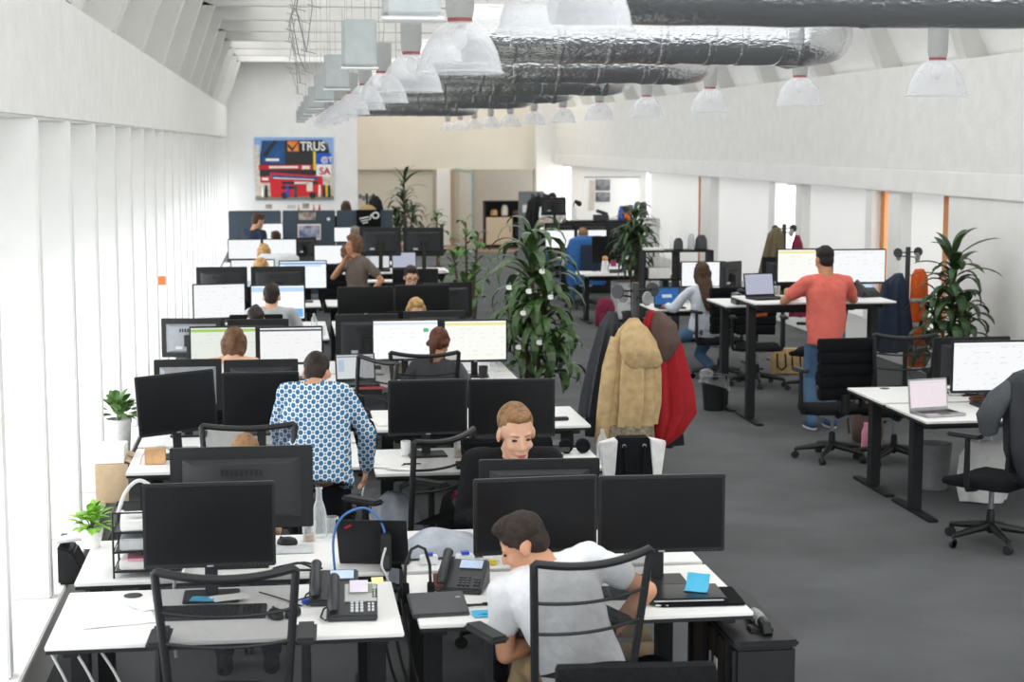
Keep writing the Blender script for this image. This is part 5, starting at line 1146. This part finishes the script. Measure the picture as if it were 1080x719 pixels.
cable('yellow tipped white cable coil right of grey bag', [(.94, 7.55, Z+.01), (.98, 7.58, Z+.03), (.96, 7.63, Z+.05), (.92, 7.62, Z+.04), (.93, 7.56, Z+.02), (.99, 7.54, Z+.012)], .007, 'white_cable'); small('yellow_plug', 'small yellow plug among cables by grey bag', 'plug', MB().box((0, 0, .012), (.03, .03, .022)), 'yellow', (.955, 7.52, Z), 10, bevel=.004)
t = thing('messenger_bag', 'black bag with pink tab slumped by the askew mesh chair', 'bag', (.98, 9.02, .48), 0); cloth([((0, 0, .32), .06, .05), ((.01, 0, .27), .13, .08), ((.02, 0, .1), .18, .11), ((.02, 0, 0), .17, .11)], 'black_fabric', 'bag_body', t, 5, .06, 3); MB().box((-.06, -.10, .30), (.018, .004, .05), (0, 25, 0)).build('pull_tab', 'magenta', t, label='pink pull tab')
# desk with picture frame
D2 = .742
t = thing('picture_frame', 'framed photo with black easel frame left of black-shirted man', 'picture', (*at(495, 479, D2)[:2], D2), rot=(-12, 0, -6)); MB().box((0, 0, .065), (.17, .012, .13)).build('frame', 'black_plastic', t); MB().box((0, -.0065, .065), (.155, .002, .115)).build('mat_board', 'paper', t)
MB().box((-.01, -.0082, .062), (.075, .001, .07)).build('picture', 'photo_blur', t) if 'photo_blur' in MAT else MB().box((-.01, -.0082, .062), (.075, .001, .07)).build('picture', mat('photo_blur', '3f78b8', .5, col2='d9b59a', scale=30), t)
inst('tumbler3', glassy([(.028, 0), (.03, .004), (.033, .11)], 'drinking_glass', liquid=.05), 'glass of milky coffee by the framed photo', 'glass', (*at(484, 482, D2)[:2], D2))
small('notebook', 'black notebook lying before the framed photo', 'book', MB().box((0, 0, .012), (.22, .15, .022)), 'black_plastic', (*at(500, 492, D2)[:2], D2), -3, bevel=.003)
sheet('yellow paper strip beside the framed photo', 1.31, 9.98, D2, .14, .22, 'yellow', -20); sheet('yellow sheet edge under the black notebook', 1.17, 9.93, D2, .18, .12, 'yellow_note', 10)
sheet('loose printed sheet on left end of picture-frame desk', .66, 10.05, D2, .21, .29, 'paper', 10); sheet('second loose sheet with pen sketches on picture-frame desk', .74, 9.95, D2+.003, .21, .29, 'paper', -14); sheet('folded napkin at the left edge of picture-frame desk', .56, 9.95, D2+.003, .14, .07, 'paper', -10)
small('spectacles', 'folded black spectacles on papers of picture-frame desk', 'glasses', MB().tube([(-.06, 0, .012), (-.03, .01, .014), (0, 0, .012), (.03, .01, .014), (.06, 0, .012), (.04, .05, .008), (-.03, .06, .008)], .004, 6), 'black_plastic', (.76, 9.92, D2+.004), 15)
inst('tumbler4', glassy([(.026, 0), (.028, .004), (.032, .09)], 'paper_cup', 'white_plastic'), 'white cup near left monitor foot on picture-frame desk', 'cup', (*at(428, 480, D2)[:2], D2))
t = thing('headphones', 'black over-ear headphones lying right of the man in black', 'headphones', (*at(605, 477, D2)[:2], D2)); MB().tube([(-.085, .0, .035), (-.09, .05, .03), (-.05, .10, .02), (0, .115, .02), (.05, .10, .02), (.09, .05, .03), (.085, 0, .035)], .011, 10).build('headband', 'black_plastic', t)
for s in (-1, 1): MB().lathe([(.018, -.03), (.04, -.03), (.047, -.018), (.045, .012), (.03, .02)], (s*.055, -.02, .048), 18, 'y').build('ear_cushion', 'black_fabric', t)
small('headphone_case', 'flat black case behind the over-ear headphones', 'case', MB().box((0, 0, .03), (.36, .20, .06)), 'grey_plastic', (1.62, 10.30, D2), 2, bevel=.015)
small('banknote_wallet', 'beige patterned wallet left of the headphones', 'wallet', MB().box((0, 0, .01), (.12, .06, .02)), mat('note_print', 'cfc6a8', .7, col2='6d675a', scale=60), (*at(584, 481, D2)[:2], D2), 20, bevel=.003)
sheet('white paper under the beige wallet', 1.55, 9.86, D2, .16, .12, 'paper', 25)
inst('bottle', glassy([(.032, 0), (.036, .01), (.036, .12), (.03, .16), (.013, .19), (.013, .215)], 'plastic_bottle', 'glass'), 'clear plastic bottle beside the white and black handbag', 'bottle', (1.93, 9.86, D2))
# pedestal and handbag
t = thing('drawer_pedestal', 'black drawer pedestal below the white and black handbag', 'cabinet', (2.06, 9.46, 0)); MB().box((0, 0, .35), (.46, .5, .66)).build('carcass', 'black_metal', t, bevel=.004)
for i in range(3): f = MB().box((0, -.256, .14+i*.2), (.44, .014, .19)).build('drawer', 'black_plastic', t, bevel=.003); MB().box((0, -.268, .19+i*.2), (.12, .012, .012)).build('handle', 'grey_plastic', f)
t = thing('handbag', 'structured handbag in black with white side wings below coats', 'bag', (2.03, 9.45, .683), -2)
MB().rings([[(-.12, -.08, 0), (.12, -.08, 0), (.12, .08, 0), (-.12, .08, 0)], [(-.095, -.06, .30), (.095, -.06, .30), (.095, .06, .30), (-.095, .06, .30)]]).build('front_panel', 'black_fabric', t, bevel=.01)
for s in (-1, 1):
    MB().add([(s*.12, -.078, 0), (s*.095, -.058, .29), (s*.20, -.02, .27), (s*.165, -.02, 0), (s*.12, .078, 0), (s*.095, .058, .29), (s*.20, .02, .27), (s*.165, .02, 0)], [(0,1,2,3), (7,6,5,4), (1,5,6,2), (3,2,6,7), (0,3,7,4), (0,4,5,1)]).build('side_wing', 'white_bag', t, bevel=.006, smooth=60)
for yy in (-.075, .075): MB().tube([(-.06, yy, .26), (-.055, yy*1.15, .20), (-.045, yy*1.5, .06), (0, yy*1.6, .03), (.045, yy*1.5, .06), (.055, yy*1.15, .20), (.06, yy, .26)] if yy < 0 else [(-.06, yy, .26), (-.055, yy*1.2, .18), (0, yy*1.5, .10), (.055, yy*1.2, .18), (.06, yy, .26)], .008, 8).build('handle', 'black_fabric', t)
for s in (-1, 1): MB().lathe([(0, -.004), (.012, -.004), (.012, .004)], (s*.06, -.066, .255), 12, 'y').build('ring_fitting', 'silver', t)
# ------------------------------------------------------------------ middle desks
small('wooden_box', 'small plain wooden box on window desk by tilted monitor', 'box', MB().box((0, 0, .045), (.125, .10, .09)), 'wood', (*at(164, 488, .742)[:2], .742), 2, bevel=.004)
inst('mouse_white', lambda: (lambda t: (MB().rings([[(.03*math.cos(a)*s, .052*math.sin(a)*s, z) for a in [2*PI*i/18 for i in range(18)]] for s, z in ((.95, 0), (1, .008), (.96, .022), (.8, .034), (.45, .04))]).build('shell', 'white_plastic', t, smooth=80), t)[1])(thing('computer_mouse', '', '')), 'white mouse right of the small wooden box', 'mouse', (*at(194, 479, .742)[:2], .742), 60)
cable('white cable bowed behind the small wooden box', [(-.88, 10.2, .75), (-.86, 10.3, .80), (-.76, 10.35, .83), (-.68, 10.4, .78), (-.62, 10.45, .75)], .007, 'white_cable')
cable('black cables tangled below the tilted window monitor', [(-.6, 10.4, .80), (-.52, 10.35, .76), (-.47, 10.42, .75), (-.42, 10.3, .75), (-.5, 10.25, .755), (-.38, 10.2, .75)], .006)
inst('keyboard', keyboard, 'dark keyboard under arm of the patterned blouse', 'keyboard', (-.12, 10.18, .742), 4); small('paper_stack', 'stack of papers on desk by the patterned sleeve', 'papers', MB().box((0, 0, .02), (.30, .22, .04)), 'paper', (-.38, 10.55, .742), 10, bevel=.004)
t = thing('webcam_headset', 'black headset lying at desk end right of patterned blouse', 'headset', (*at(381, 447, .8)[:2], .742), 20); MB().tube([(.07*math.cos(a), 0, .09+.08*math.sin(a)) for a in [PI*i/12-.4 for i in range(16)]], .008, 8).build('headband', 'black_plastic', t); 
for s in (-1, 1): MB().lathe([(0, -.016), (.036, -.016), (.04, 0), (.034, .016), (0, .016)], (s*.065, 0, .05), 16, 'x').build('ear_cushion', 'black_fabric', t)
x, y, _ = at(379, 404, .742)
put_laptop('open black laptop with pale page left of ponytailed woman', .60, 13.42, .742, 6, scr='lap_page', ang=105); sheet('red paper beside the open black laptop', *at(393, 409, .742)[:2], .742, .20, .14, 'red', 10)
for i in range(4): sheet('pale note stuck under the lit screens, %s from left' % ORD[i], .86+.13*i, 13.86, .82, .09, .09, 'yellow_note' if i % 2 else 'paper', 0, 'sticky_note', 'note', 80)
inst('bottle', None, 'clear bottle right of the lit screens by the tall plant', 'bottle', (*at(521, 391, .742)[:2], .742)); inst('tumbler2', None, 'tumbler left of the clear bottle by lit screens', 'glass', (1.72, 13.55, .742))
small('pen_cup', 'dark pen cup behind bottle by the lit screens', 'cup', MB().lathe([(.035, 0), (.04, .10), (.036, .10), (.032, .01)], n=18), 'black_plastic', (1.66, 13.7, .742))
t = thing('headphones', 'black headphones hung on grey monitor back at window', 'headphones', (-.96, 14.66, .88), 20); MB().tube([(-.05, 0, .06), (-.055, 0, .16), (-.02, 0, .235), (.02, 0, .235), (.055, 0, .16), (.05, 0, .06)], .008, 8).build('headband', 'black_plastic', t)
for s in (-1, 1): MB().lathe([(0, -.02), (.045, -.018), (.05, 0), (.045, .02), (0, .02)], (s*.04, -.01, .06), 18, 'y').build('ear_cushion', 'black_plastic', t)
put_laptop('small laptop with blue screen on the raised desk', 1.62, 21.85, 1.022, 4, scr='lap_violet'); put_laptop('white-screened laptop on raised desk near standing woman', 1.25, 21.85, 1.022, -3, scr='lap_page')
sheet('sheet of paper at left end of raised desk', .95, 21.8, 1.022, .3, .21); inst('tumbler2', None, 'glass on the window desk beside the standing woman', 'glass', (.40, 17.0, .742)); inst('bottle', None, 'small clear bottle on window desk before standing woman', 'bottle', (.32, 17.1, .742))
# ------------------------------------------------------------------ navy partition
for i, (a, b) in enumerate(((241, 297), (298, 354), (355, 414))):
    A, B = at(a, 250, Y=29.2), at(b, 250, Y=29.2); wv = B.x-A.x-.012
    t = thing('partition_screen', 'navy felt partition screen, %s' % ('left one behind the leaning man', 'middle one with pinned prints', 'right one with black banner')[i], 'partition', ((A.x+B.x)/2, 29.2, 0), group='navy partition screens')
    MB().box((0, 0, .80), (wv, .05, 1.46)).build('felt_panel', 'navy_felt', t, bevel=.012)
    for s in (-1, 1): MB().box((s*wv*.35, 0, .035), (.05, .4, .07)).build('foot', 'black_metal', t, bevel=.006)
def pin(label, pl, pr, yt, yb, Y, m, name='photo_print', cat='print'):
    a, b = at(pl, yb, Y=Y), at(pr, yt, Y=Y); return small(name, label, cat, MB().box((0, 0, (b.z-a.z)/2), (b.x-a.x, .006, b.z-a.z)), m, ((a.x+b.x)/2, Y, a.z))
pm = mat('print_people', 'cdbfb0', .6, col2='4a4240', scale=9); pb = mat('print_blue', '3d5d9c', .6, col2='d9d4da', scale=7); pg = mat('print_grey', '4a4d52', .6, col2='c9cbce', scale=5)
pin('strip of portrait photos pinned on navy partition', 315, 333, 223.5, 232, 29.16, pm); pin('pale sheet framing the blue print on navy partition', 314, 338.5, 236, 253, 29.165, 'poster_pale', 'paper_sheet', 'print'); pin('blue cityscape print pinned on navy partition', 315.5, 337, 238, 251, 29.155, pb)
small('pin_badge', 'round white badge on navy partition', 'badge', MB().lathe([(0, -.004), (.03, -.004), (.03, .004)], axis='y', n=18), 'paper', at(346.5, 231, Y=29.16)); 
pin('small card standing on top of left partition', 280, 287, 215.5, 220, 29.2, pm, 'greeting_card', 'card'); pin('row of small cards on middle partition', 303, 312, 216, 220, 29.2, 'key_light', 'greeting_card', 'card'); pin('grid photo card on middle partition', 319, 326, 214.5, 220, 29.2, pm, 'greeting_card', 'card')
for i, px_ in enumerate((315, 331, 337)): small('figurine', 'tiny figurine on top of middle partition, %s from left' % ORD[i], 'figurine', MB().cap((0, 0, .02), .022, (0, 0, .05), .015, 8).ball((0, 0, .085), (.016, .016, .018), n=8, m=6), ('wood', 'orange', 'red')[i], (at(px_, 220, Y=29.2).x, 29.2, 1.53), group='tiny figurines')
t = thing('banner', 'black cloth banner with white ring and strokes on partition', 'banner', (at(378, 230, Y=29.1).x+.18, 29.12, 1.24)); MB().grid(lambda u, v: ((u-.5)*.42, .01*math.sin(u*9), v*.30), 12, 4).build('cloth_sheet', 'black_fabric', t)
MB().tube([(.12+.055*math.cos(a), -.02, .20+.05*math.sin(a)) for a in [2*PI*i/18 for i in range(19)]], .014, 6).build('ring_mark', 'paper', t); MB().box((-.08, -.02, .16), (.16, .004, .022), (0, -12, 0)).box((-.07, -.02, .115), (.14, .004, .018), (0, -12, 0)).box((-.06, -.02, .075), (.10, .004, .018), (0, -12, 0)).box((.03, -.02, .17), (.02, .004, .10), (0, 12, 0)).build('stroke_marks', 'paper', t)
# ------------------------------------------------------------------ right bay objects
put_laptop('silver laptop with pale pink screen at the right edge', 4.70, 11.36, .742, 12, scr='lap_pink', body='silver', ang=98)
t = thing('mug', 'red mug below the large lit monitor at right', 'mug', (*at(1046, 414, .742)[:2], .742)); MB().lathe([(.034, 0), (.038, .01), (.038, .095), (.034, .095), (.033, .01)], n=20).build('cup_wall', 'red', t); MB().tube([(.036, 0, .075), (.065, 0, .065), (.065, 0, .035), (.036, 0, .025)], .006, 8).build('handle', 'red', t)
small('spray_tin', 'yellow tin with black top near the red mug', 'tin', MB().lathe([(.03, 0), (.03, .05), (.02, .06)], n=16), 'yellow', (*at(1055, 420, .742)[:2], .742)); small('wallet', 'brown leather case before the red mug', 'case', MB().box((0, 0, .02), (.16, .07, .04)), 'brown_leather', (*at(1033, 423, .742)[:2], .742), 8, bevel=.012)
t = thing('cable_clump', 'clump of white and black cables beside the silver laptop', 'cable', (*at(1012, 416, .742)[:2], .742)); rnd = random.Random(9)
MB().tube([(rnd.uniform(-.14, .14), rnd.uniform(-.07, .07), .008+rnd.uniform(0, .04)) for i in range(22)], .008, 6).build('white_coil', 'white_cable', t); MB().tube([(rnd.uniform(-.14, .1), rnd.uniform(-.07, .07), .008+rnd.uniform(0, .04)) for i in range(18)], .007, 6).build('black_coil', 'black_cable', t)
def bin_(label, loc, h=.36, liner=False, m='black_plastic'):
    t = thing('waste_bin', label, 'bin', loc); MB().lathe([(.10, 0), (.105, .005), (.135, h), (.138, h+.004), (.131, h+.003), (.10, .012)], n=28, cap=False).lathe([(0, .008), (.104, .008)], n=28, cap=False).build('bin_wall', m, t)
    if liner:
        f = MB(); f.grid(lambda u, v: ((.128+.03*v+.012*math.sin(u*40))*math.cos(2*PI*u), (.128+.03*v+.012*math.sin(u*33))*math.sin(2*PI*u), h+.012-(.13+.06*math.sin(u*6.28+1))*v), 60, 8)
        f.ball((-.10, -.06, h+.03), (.075, .06, .055), n=14, m=8); f.build('plastic_liner', 'liner', t, smooth=80, label='clear plastic liner')
    return t
bin_('black wastebasket with clear liner on carpet by standing desk', (*at(753, 432, 0)[:2], 0), .35, True); bin_('grey waste bin under the right edge desks', (5.05, 12.25, 0), .36, False, 'knob_grey')
t = thing('carrier_bag', 'white crumpled carrier bag under right edge desk', 'bag', (5.25, 11.75, 0)); cloth([((0, 0, .46), .14, .05), ((0, 0, .36), .19, .09), ((0, 0, .15), .20, .12), ((0, 0, .01), .17, .11)], 'white_bag', 'bag_body', t, 6, .1, 3); MB().tube([(-.06, 0, .44), (-.04, 0, .54), (.03, 0, .54), (.05, 0, .44)], .008, 6).build('handle', 'white_bag', t)
small('drink_bottle', 'pink drink bottle on floor behind empty padded chair', 'bottle', MB().lathe([(.035, 0), (.038, .02), (.038, .15), (.02, .2), (.02, .23)], n=18), 'pink_paper', (5.12, 13.98, 0))
t = thing('tote_bag', 'beige tote with black handles under the standing desk', 'bag', (*at(829, 394, 0)[:2], 0)); cloth([((0, 0, .30), .19, .07), ((0, 0, .2), .20, .1), ((0, 0, .01), .19, .1)], 'coat_beige', 'bag_body', t, 4, .03, 2)
for s in (-1, 1): MB().tube([(s*.09-.05, -.085, .25), (s*.09-.05, -.12, .1), (s*.09+.0, -.125, .06), (s*.09+.05, -.12, .1), (s*.09+.05, -.085, .25)], .01, 6).build('handle', 'black_fabric', t)
put_laptop('laptop with violet page on left end of standing desk', 4.66, 15.58, 1.192, 14, scr='lap_violet', ang=102)
t = desk_phone(False); place(t, (5.92, 15.7, 1.19), 12); tag(t, 'black desk phone right of coral polo man on standing desk', 'phone')
place(t, (5.72, 15.7, 1.19), 12)
t = desk_phone(False); place(t, (4.62, 16.25, 1.08), 90); tag(t, 'black desk phone on lower raised desk behind the violet laptop', 'phone')
inst('tumbler2', None, 'stem glass beside the violet-page laptop', 'glass', (4.85, 15.85, 1.192))
for i, (xx, m_, hh) in enumerate(((4.93, 'coat_beige', .09), (5.03, 'black_plastic', .12), (5.10, 'magenta', .11), (4.78, 'yellow', .05))): small('desk_tin', '%s on standing desk left of coral polo man' % ('beige round tin', 'black pot', 'magenta bottle', 'small yellow ball')[i], 'pot', MB().lathe([(.03, 0), (.036, .01), (.036, hh*.8), (.02, hh)], n=16), m_, (xx, 15.75+.03*i, 1.19))
small('tool_pouch', 'orange strap hanging below the lower raised desk', 'strap', MB().box((0, 0, 0), (.20, .03, .03), (0, -6, 0)), 'orange', (4.72, 16.05, .985), 0, bevel=.008)
p_ = at(702, 308, .742); put_laptop('laptop with blue screen left of the long-haired woman', 4.58, 19.25, .742, 4, scr='lap_blue', ang=102)
# black shelf unit behind the long-haired woman
t = thing('shelf_unit', 'low black open shelf behind the long-haired woman', 'shelf', (5.33, 22.1, 0)); sm = MB()
for zz in (.05, .45, .86, 1.24): sm.box((0, 0, zz), (.95, .38, .025))
sm.build('shelf_board', 'black_metal', t)
for xx in (-.47, 0, .47): MB().box((xx, 0, .64), (.022, .38, 1.22)).build('upright', 'black_metal', t)
for i, (xx, zz, ww, hh, m_) in enumerate(((-.26, .875, .30, .14, 'paper'), (.2, .875, .28, .20, 'key_light'), (-.25, .465, .32, .18, 'key_light'), (.22, .465, .3, .1, 'paper'))): small('paper_stack', 'papers stored in the black shelf unit, %s compartment' % ('upper left', 'upper right', 'lower left', 'lower right')[i], 'papers', MB().box((0, 0, hh/2), (ww, .28, hh)), m_, (5.33+xx, 22.07, zz), bevel=.004)
for i, (xx, ww, hh, m_) in enumerate(((-.33, .26, .03, 'paper'), (.02, .14, .16, 'grey_plastic'), (.2, .10, .22, 'key_light'), (.34, .18, .2, 'grey_plastic'), (-.08, .05, .2, 'glass'))): small('desk_supply', '%s on top of the low black shelf' % ('flat paper pile', 'grey letter holder', 'white bottle-shaped holder', 'dark file holder', 'clear jar')[i], 'supplies', MB().box((0, 0, hh/2), (ww, .2, hh)) if i in (0,) else MB().lathe([(ww*.4, 0), (ww*.5, .01), (ww*.45, hh*.7), (ww*.25, hh)], n=14), m_, (5.33+xx, 22.05, 1.254), bevel=.004)
# paper-strewn desk
sheet('large sheet hanging over left edge of paper-strewn desk', 4.60, 24.55, .743, .42, .30, 'paper', 8); sheet('printed sheet before dark monitor on paper-strewn desk', 5.15, 24.5, .743, .30, .21, 'paper', -8); sheet('second printed sheet right on paper-strewn desk', 5.4, 24.45, .743, .30, .21, 'key_light', 5)
small('paper_cup', 'white container with orange top on paper-strewn desk', 'cup', MB().lathe([(.06, 0), (.065, .02), (.05, .16), (.045, .2)], n=16), 'white_plastic', (4.82, 24.5, .742)); small('orange', 'orange fruit resting on white container', 'fruit', MB().ball((0, 0, .035), (.045, .045, .038)), mat('peach', 'e0a868', .6), (4.82, 24.5, .94))
put_laptop('dark laptop below monitor on the paper-strewn desk', 5.0, 24.75, .742, 0, scr='lap_page', ang=120); pin('pink note standing on paper-strewn desk by plant', 644, 650, 274, 281, 24.6, 'magenta', 'sticky_note', 'note')
t = thing('drawer_pedestal', 'white drawer pedestal under the paper-strewn desk', 'cabinet', (5.22, 24.75, 0)); MB().box((0, 0, .33), (.42, .5, .56)).build('carcass', 'white_plastic', t, bevel=.006)
for i in range(2): f = MB().box((0, -.256, .2+i*.26), (.40, .012, .24)).build('drawer', 'white_plastic', t, bevel=.003); MB().box((0, -.265, .29+i*.26), (.1, .01, .012)).build('handle', 'knob_grey', f)
# far right
t = thing('storage_cabinet', 'dark cabinet with beige sliding doors at the far end', 'cabinet', (6.05, 42.5, 0)); MB().box((0, .18, .62), (1.75, .03, 1.2)).box((0, 0, 1.2), (1.75, .4, .03)).box((0, 0, .06), (1.75, .4, .06)).box((-.86, 0, .62), (.03, .4, 1.2)).box((.86, 0, .62), (.03, .4, 1.2)).box((0, 0, .82), (1.7, .38, .025)).build('carcass', 'black_metal', t)
for xx in (-.5, .45): d_ = MB().box((xx, -.19, .45), (.68, .02, .70)).build('door', 'beige_door', t, bevel=.004); MB().box((xx+.28, -.203, .5), (.015, .01, .16)).build('handle', 'black_metal', d_)
for i, (xx, m_, w_, h_) in enumerate(((-.62, 'wood', .2, .16), (-.34, 'poster_pale', .18, .28), (.0, 'coat_brown', .3, .14))): small('stored_item', '%s on open shelf of the far beige cabinet' % ('wooden box', 'pale jug', 'brown basket')[i], 'storage', MB().lathe([(w_*.42, 0), (w_*.5, .02), (w_*.48, h_*.7), (w_*.3, h_)], n=16), m_, (6.05+xx, 42.45, .833))
t = thing('partition_screen', 'tall grey partition screen left of the far coat heap', 'partition', (5.40, 35.8, 0)); MB().box((0, 0, .86), (.56, .06, 1.58)).build('felt_panel', mat('grey_felt', '83878a', .9), t, bevel=.012); MB().box((-.2, 0, .035), (.05, .4, .07)).box((.2, 0, .035), (.05, .4, .07)).build('foot', 'black_metal', t)
pin('small white and black signs on the tall grey partition', 551, 556, 216, 224, 35.74, 'paper', 'sign', 'sign')
t = thing('low_cabinet', 'low black cabinet behind the far bright screens', 'cabinet', (5.72, 29.55, 0)); MB().box((0, 0, .66), (1.35, .36, 1.30)).build('carcass', 'black_metal', t, bevel=.006)
for s in (-1, 1): d_ = MB().box((s*.335, -.187, .66), (.65, .014, 1.22)).build('door', 'black_plastic', t, bevel=.004); MB().box((s*.06, -.198, .8), (.015, .01, .14)).build('handle', 'knob_grey', d_)
t = thing('desk_lamp', 'white desk lamp with black head on low far cabinet', 'lamp', (at(605, 230, Y=29.5).x, 29.5, 1.312)); MB().lathe([(.07, 0), (.07, .02), (.05, .03), (.045, .22), (.03, .24)], n=16).build('base', 'white_plastic', t); MB().tube([(0, 0, .23), (.0, 0, .30), (.05, 0, .34)], .012, 6).build('arm', 'black_metal', t); MB().cap((.04, 0, .34), .03, (.10, 0, .30), .05, 12).build('lamp_shade', 'black_metal', t)
small('blue_vase', 'dark blue bottle on low far cabinet', 'bottle', MB().lathe([(.05, 0), (.055, .02), (.05, .15), (.02, .22), (.02, .26)], n=14), 'blue_plug', (6.08, 29.48, 1.312)); small('orange_box', 'orange carton on low far cabinet', 'box', MB().box((0, 0, .07), (.12, .08, .14)), 'orange', (6.20, 29.46, 1.312)); small('desk_stack', 'dark device pile right of far desk lamp', 'device', MB().box((0, 0, .05), (.26, .2, .10)).box((.02, 0, .14), (.2, .16, .06), (0, 18, 0)), 'grey_plastic', (5.72, 29.5, 1.312), bevel=.008)
t = thing('whiteboard', 'freestanding whiteboard with photos pinned on its left', 'board', (6.75, 33.6, 0)); MB().box((0, 0, 1.36), (1.15, .03, 1.26)).build('board_sheet', 'glow_white', t); MB().box((0, 0, .73), (1.17, .05, .03)).build('pen_ledge', 'knob_grey', t); MB().box((0, 0, 2.0), (1.17, .05, .02)).build('top_rail', 'knob_grey', t)  # board sheet is no lamp; emission in its material brightens it
for s in (-1, 1): MB().tube([(s*.5, .02, .73), (s*.5, .02, .03)], .016, 8).build('leg', 'knob_grey', t)
pin('black and white group photo on whiteboard, upper', 628, 643.5, 189, 201, 33.57, pg); pin('black and white group photo on whiteboard, lower', 628, 643.5, 202.5, 213, 33.57, pg); pin('narrow framed notice left of the whiteboard photos', 621, 627, 190, 222, 33.575, 'poster_pale', 'notice', 'notice')
small('speaker_box', 'slim dark grey box standing on end by the whiteboard', 'speaker', MB().box((0, 0, .14), (.13, .1, .28)), 'grey_plastic', (at(678, 222, Y=30.5).x, 30.5, 1.312), bevel=.008)
t = thing('low_cabinet', 'low white cabinet under the slim grey box', 'cabinet', (6.55, 30.5, 0)); MB().box((0, 0, .655), (.9, .36, 1.30)).build('carcass', 'white_plastic', t, bevel=.006); d_ = MB().box((0, -.187, .66), (.86, .014, 1.22)).build('door', 'white_plastic', t, bevel=.004); MB().box((.3, -.198, .8), (.015, .01, .14)).build('handle', 'knob_grey', d_)
small('file_holder', 'file holder with blue binder by the whiteboard', 'files', MB().box((0, 0, .11), (.14, .2, .22)), 'grey_plastic', (6.35, 30.45, 1.312), bevel=.006); small('binder', 'blue binder leaning on the grey file holder', 'binder', MB().box((0, 0, .12), (.04, .2, .24), (0, 6, 0)), 'blue_cable', (6.47, 30.45, 1.312))

t = thing('plastic_bag', 'big crumpled clear plastic bag under picture-frame desk beside patterned blouse', 'bag', (.66, 10.05, 0)); cloth([((0, 0, .56), .05, .04), ((0, 0, .5), .12, .09), ((0, 0, .3), .17, .13), ((0, 0, .01), .16, .12)], 'silver_bag', 'bag_body', t, 6, .12, 9)
for i in range(3): cable('black cable drooping between the two front desks, %s from left' % ORD[i], [(.40+.05*i, 7.2, .68), (.44+.05*i, 6.95, .45), (.52+.05*i, 6.8, .30-.05*i), (.62+.04*i, 6.85, .12), (.74, 6.95, .012)], .007)
cable('white cables hanging at left end of picture-frame desk', [(.50, 9.95, .72), (.46, 9.9, .55), (.52, 9.88, .40), (.48, 9.95, .25), (.55, 10.0, .1)], .006, 'white_cable')
sheet('large white drawing sheet lying on left end of raised empty-ended desk', .80, 10.95, .852, .42, .30, 'paper', 8)
t = thing('handheld_device', 'small black device on right end of raised empty-ended desk', 'device', (1.83, 10.85, .85)); MB().box((0, 0, .012), (.12, .05, .022)).build('device_body', 'black_plastic', t, bevel=.005)
# ------------------------------------------------------------------ light
w = bpy.data.worlds.new('sky'); bpy.context.scene.world = w; w.use_nodes = True
bg = w.node_tree.nodes['Background']; bg.inputs[0].default_value = (.92, .96, 1, 1); bg.inputs[1].default_value = 1.0
def area(name, loc, rot, sx, sy, power, col=(1, 1, 1)):
    l = bpy.data.lights.new(name, 'AREA'); l.shape = 'RECTANGLE'; l.size = sx; l.size_y = sy; l.energy = power; l.color = col
    o = bpy.data.objects.new(name, l); C.objects.link(o); o.location = loc; o.rotation_euler = [R(a) for a in rot]; return o
area('ceiling_fill', (3.1, 9.5, 4.71), (0, 0, 0), 7.0, 21, 560, (1, .995, .98))  # added area lamps under the closed ceiling, filling the hall with light
area('ceiling_fill', (3.1, 28, 4.71), (0, 0, 0), 7.0, 16, 330, (1, .995, .98))
area('ceiling_fill', (4.5, 41, 4.71), (0, 0, 0), 5.0, 9, 230, (1, .98, .95))
area('ceiling_fill', (.2, 34.5, 4.71), (0, 0, 0), 2.2, 6, 70, (1, .995, .98))  # extra fill lamp added to brighten the poster wall
area('rear_fill', (3.2, -1.2, 2.6), (78, 0, 0), 8, 3, 200, (1, 1, 1))  # added fill lamp behind the camera, for daylight from unseen windows
sc = bpy.context.scene
sc.view_settings.view_transform = 'Standard'; sc.view_settings.look = 'None'; sc.view_settings.exposure = .16; sc.view_settings.gamma = 1
sc.cycles.use_denoising = True; sc.cycles.max_bounces = 8; sc.cycles.transparent_max_bounces = 16; sc.cycles.sample_clamp_indirect = 4
